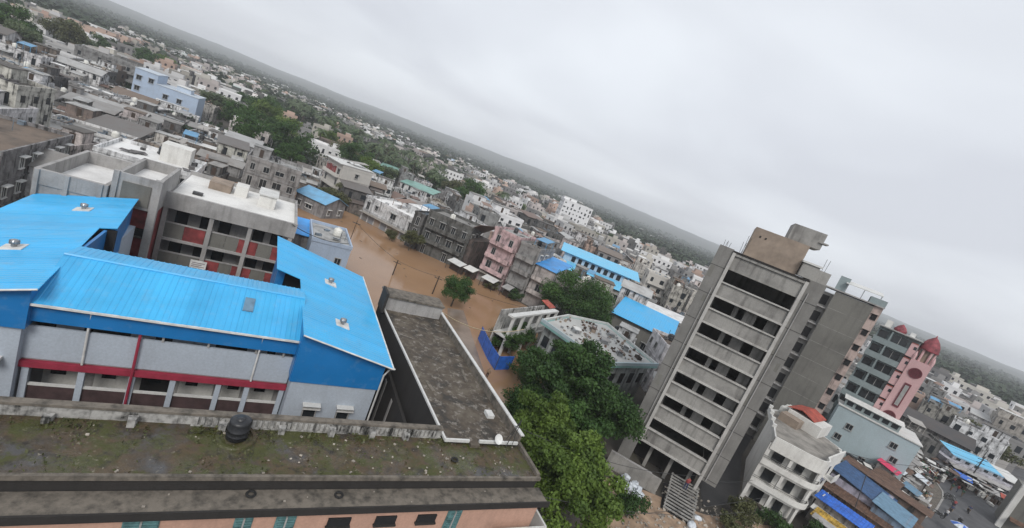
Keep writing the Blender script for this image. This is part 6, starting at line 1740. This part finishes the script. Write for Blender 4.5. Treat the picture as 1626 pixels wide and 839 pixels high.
for lab, os_ in groups.items():
    if len(os_) == 1: os_[0]['label'] = lab; continue
    os_.sort(key=scr_x)
    for i, o_ in enumerate(os_):
        o_['label'] = ((ORD[i] if i == 0 else ORD[i] + ' from left') + ' ' + (lab if len(lab.split()) < 14 else lab.replace(' storey', ' floor').replace('pale grey', 'grey'))) if i < 10 else lab

# ------------------------------------------------------------------ poles, wires, pipes
def pole(x, y, z, lean, lab, r_=.09):
    t_ = thing('utility_pole', lab, 'pole', (x, y, 0), 0, 'poles standing in the flood')
    MB().tube([(0, 0, -.3), (lean[0], lean[1], z)], r_, 7, r_ * .75).build('shaft', 'wood_dark', t_)
    MB().box(lean[0] - .8, lean[0] + .8, lean[1] - .05, lean[1] + .05, z - .6, z - .48).build('cross_arm', 'metal_dark', t_)
    return t_
pole(-31.0, 84.7, 8.0, (.4, 0), 'thin leaning pole in the flood near the light blue house', .08)
pole(-21.1, 85.9, 3.4, (.1, 0), 'short dark pole in the flood behind the grey terrace', .14)
pole(-12.2, 84.3, 4.0, (.1, .1), 'short dark pole in the flood left of the round tree', .14)
def sag(p0, p1, s_, n_=14):
    p0, p1 = Vector(p0), Vector(p1)
    return [tuple(p0.lerp(p1, i / n_) - Vector((0, 0, s_ * 4 * (i / n_) * (1 - i / n_)))) for i in range(n_ + 1)]
def wire(p0, p1, s_, lab, mat='wire', r_=.025):
    o_ = MB().tube(sag(p0, p1, s_), r_, 4).build('cable', mat); return tag(o_, lab, 'cable', 'overhead cables')
wire(W30(19.6, 47.0, 10.0), (5.4, 65.6, 6.6), 1.6, 'pale hose slung from the grey terrace across to the white arcade', 'hose', .06)
wire(W30(19.2, 24.0, 11.0), (31.0, 50.0, 3.4), 1.2, 'dark cable from the roof mast over the bright tree to the tower')
wire(W30(21.0, 20.2, 8.2), (34.0, 46.0, 3.0), .9, 'lower dark cable crossing before the bright tree')
wire((31.5, 49.0, 3.6), (38.8, 54.0, 3.2), .2, 'cable between the tower foot and the white curved house')
wire(W30(21.3, 20.0, 6.4), (40.0, 52.2, 2.6), .5, 'lowest cable running to the white curved house')
wire((52, 53.0, 0), (54.0, 57.4, 8.4), -.1, 'black cable leaning across the blue tarpaulin stall', 'wire', .05)
wire((110, 104, 6.6), (134, 108, 7.2), .5, 'upper cable before the curved shop at the road bend')
wire((108, 101, 6.2), (135, 104, 6.6), .5, 'lower cable before the curved shop at the road bend')
for i, (p0, p1, s_, lab) in enumerate((((-30.6, 84.7, 7.6), (-21, 85.9, 3.3), .4, 'cable from the leaning pole down to the short flood pole'), ((-30.6, 84.7, 7.7), (-43, 121, 6.6), .8, 'cable from the leaning pole to the white street house'), ((-21, 85.9, 3.3), (-12.1, 84.3, 3.9), .3, 'cable between the two short flood poles'),
        ((-12.1, 84.3, 3.9), (6.5, 76, 7.2), .7, 'cable from the short flood pole to the white arcade'), ((-24, 112, 9.6), (-3, 106.4, 10.4), .9, 'cable along the fronts of the dark and pink houses'), ((52, 60, 9.4), (84, 76, 6.5), 1.2, 'cable from the curved white house over the market sheds'), ((52, 61, 9.0), (100, 90, 7), 1.6, 'long cable over the market to the road'),
        ((84, 76, 6.5), (118.5, 103.2, 6.6), 1.0, 'cable along the road to the dark pole'), ((66, 62, 6.5), (103.8, 82.4, 9), 1.2, 'cable across the road to the white pier'), (W30(3.6, 61, 11.5), (-24, 66, 8.6), .6, 'cable from the classroom block to the light blue house'))):
    wire(p0, p1, s_, lab, 'wire', .03 if i < 5 else .045)
lp = thing('utility_pole', 'dark pole before the curved shop at the road bend', 'pole', (118.5, 103.2, 0))
MB().tube([(0, 0, 0), (0, 0, 7.4)], .12, 7).build('shaft', 'metal_dark', lp)
MB().box(-1.2, 1.2, -.06, .06, 6.5, 6.64).build('cross_arm', 'metal_dark', lp); MB().box(-1.0, 1.0, -.06, .06, 5.6, 5.74).build('cross_arm', 'metal_dark', lp)

# ------------------------------------------------------------------ haze
hz = MB(); hz.box(-6500, 6500, -400, 6500, -2.0, 170)
m = bpy.data.materials.new('haze_air'); m.use_nodes = True
n, l = m.node_tree.nodes, m.node_tree.links; n.clear()
out = n.new('ShaderNodeOutputMaterial'); pvn = n.new('ShaderNodeVolumePrincipled')
pvn.inputs['Color'].default_value = (.90, .92, .96, 1); pvn.inputs['Density'].default_value = .00025; pvn.inputs['Anisotropy'].default_value = 0.0
l.new(pvn.outputs[0], out.inputs['Volume'])
MATS['haze_air'] = m
o = hz.build('haze', 'haze_air'); o['kind'] = 'stuff'; o['label'] = 'pale grey monsoon haze in the air'
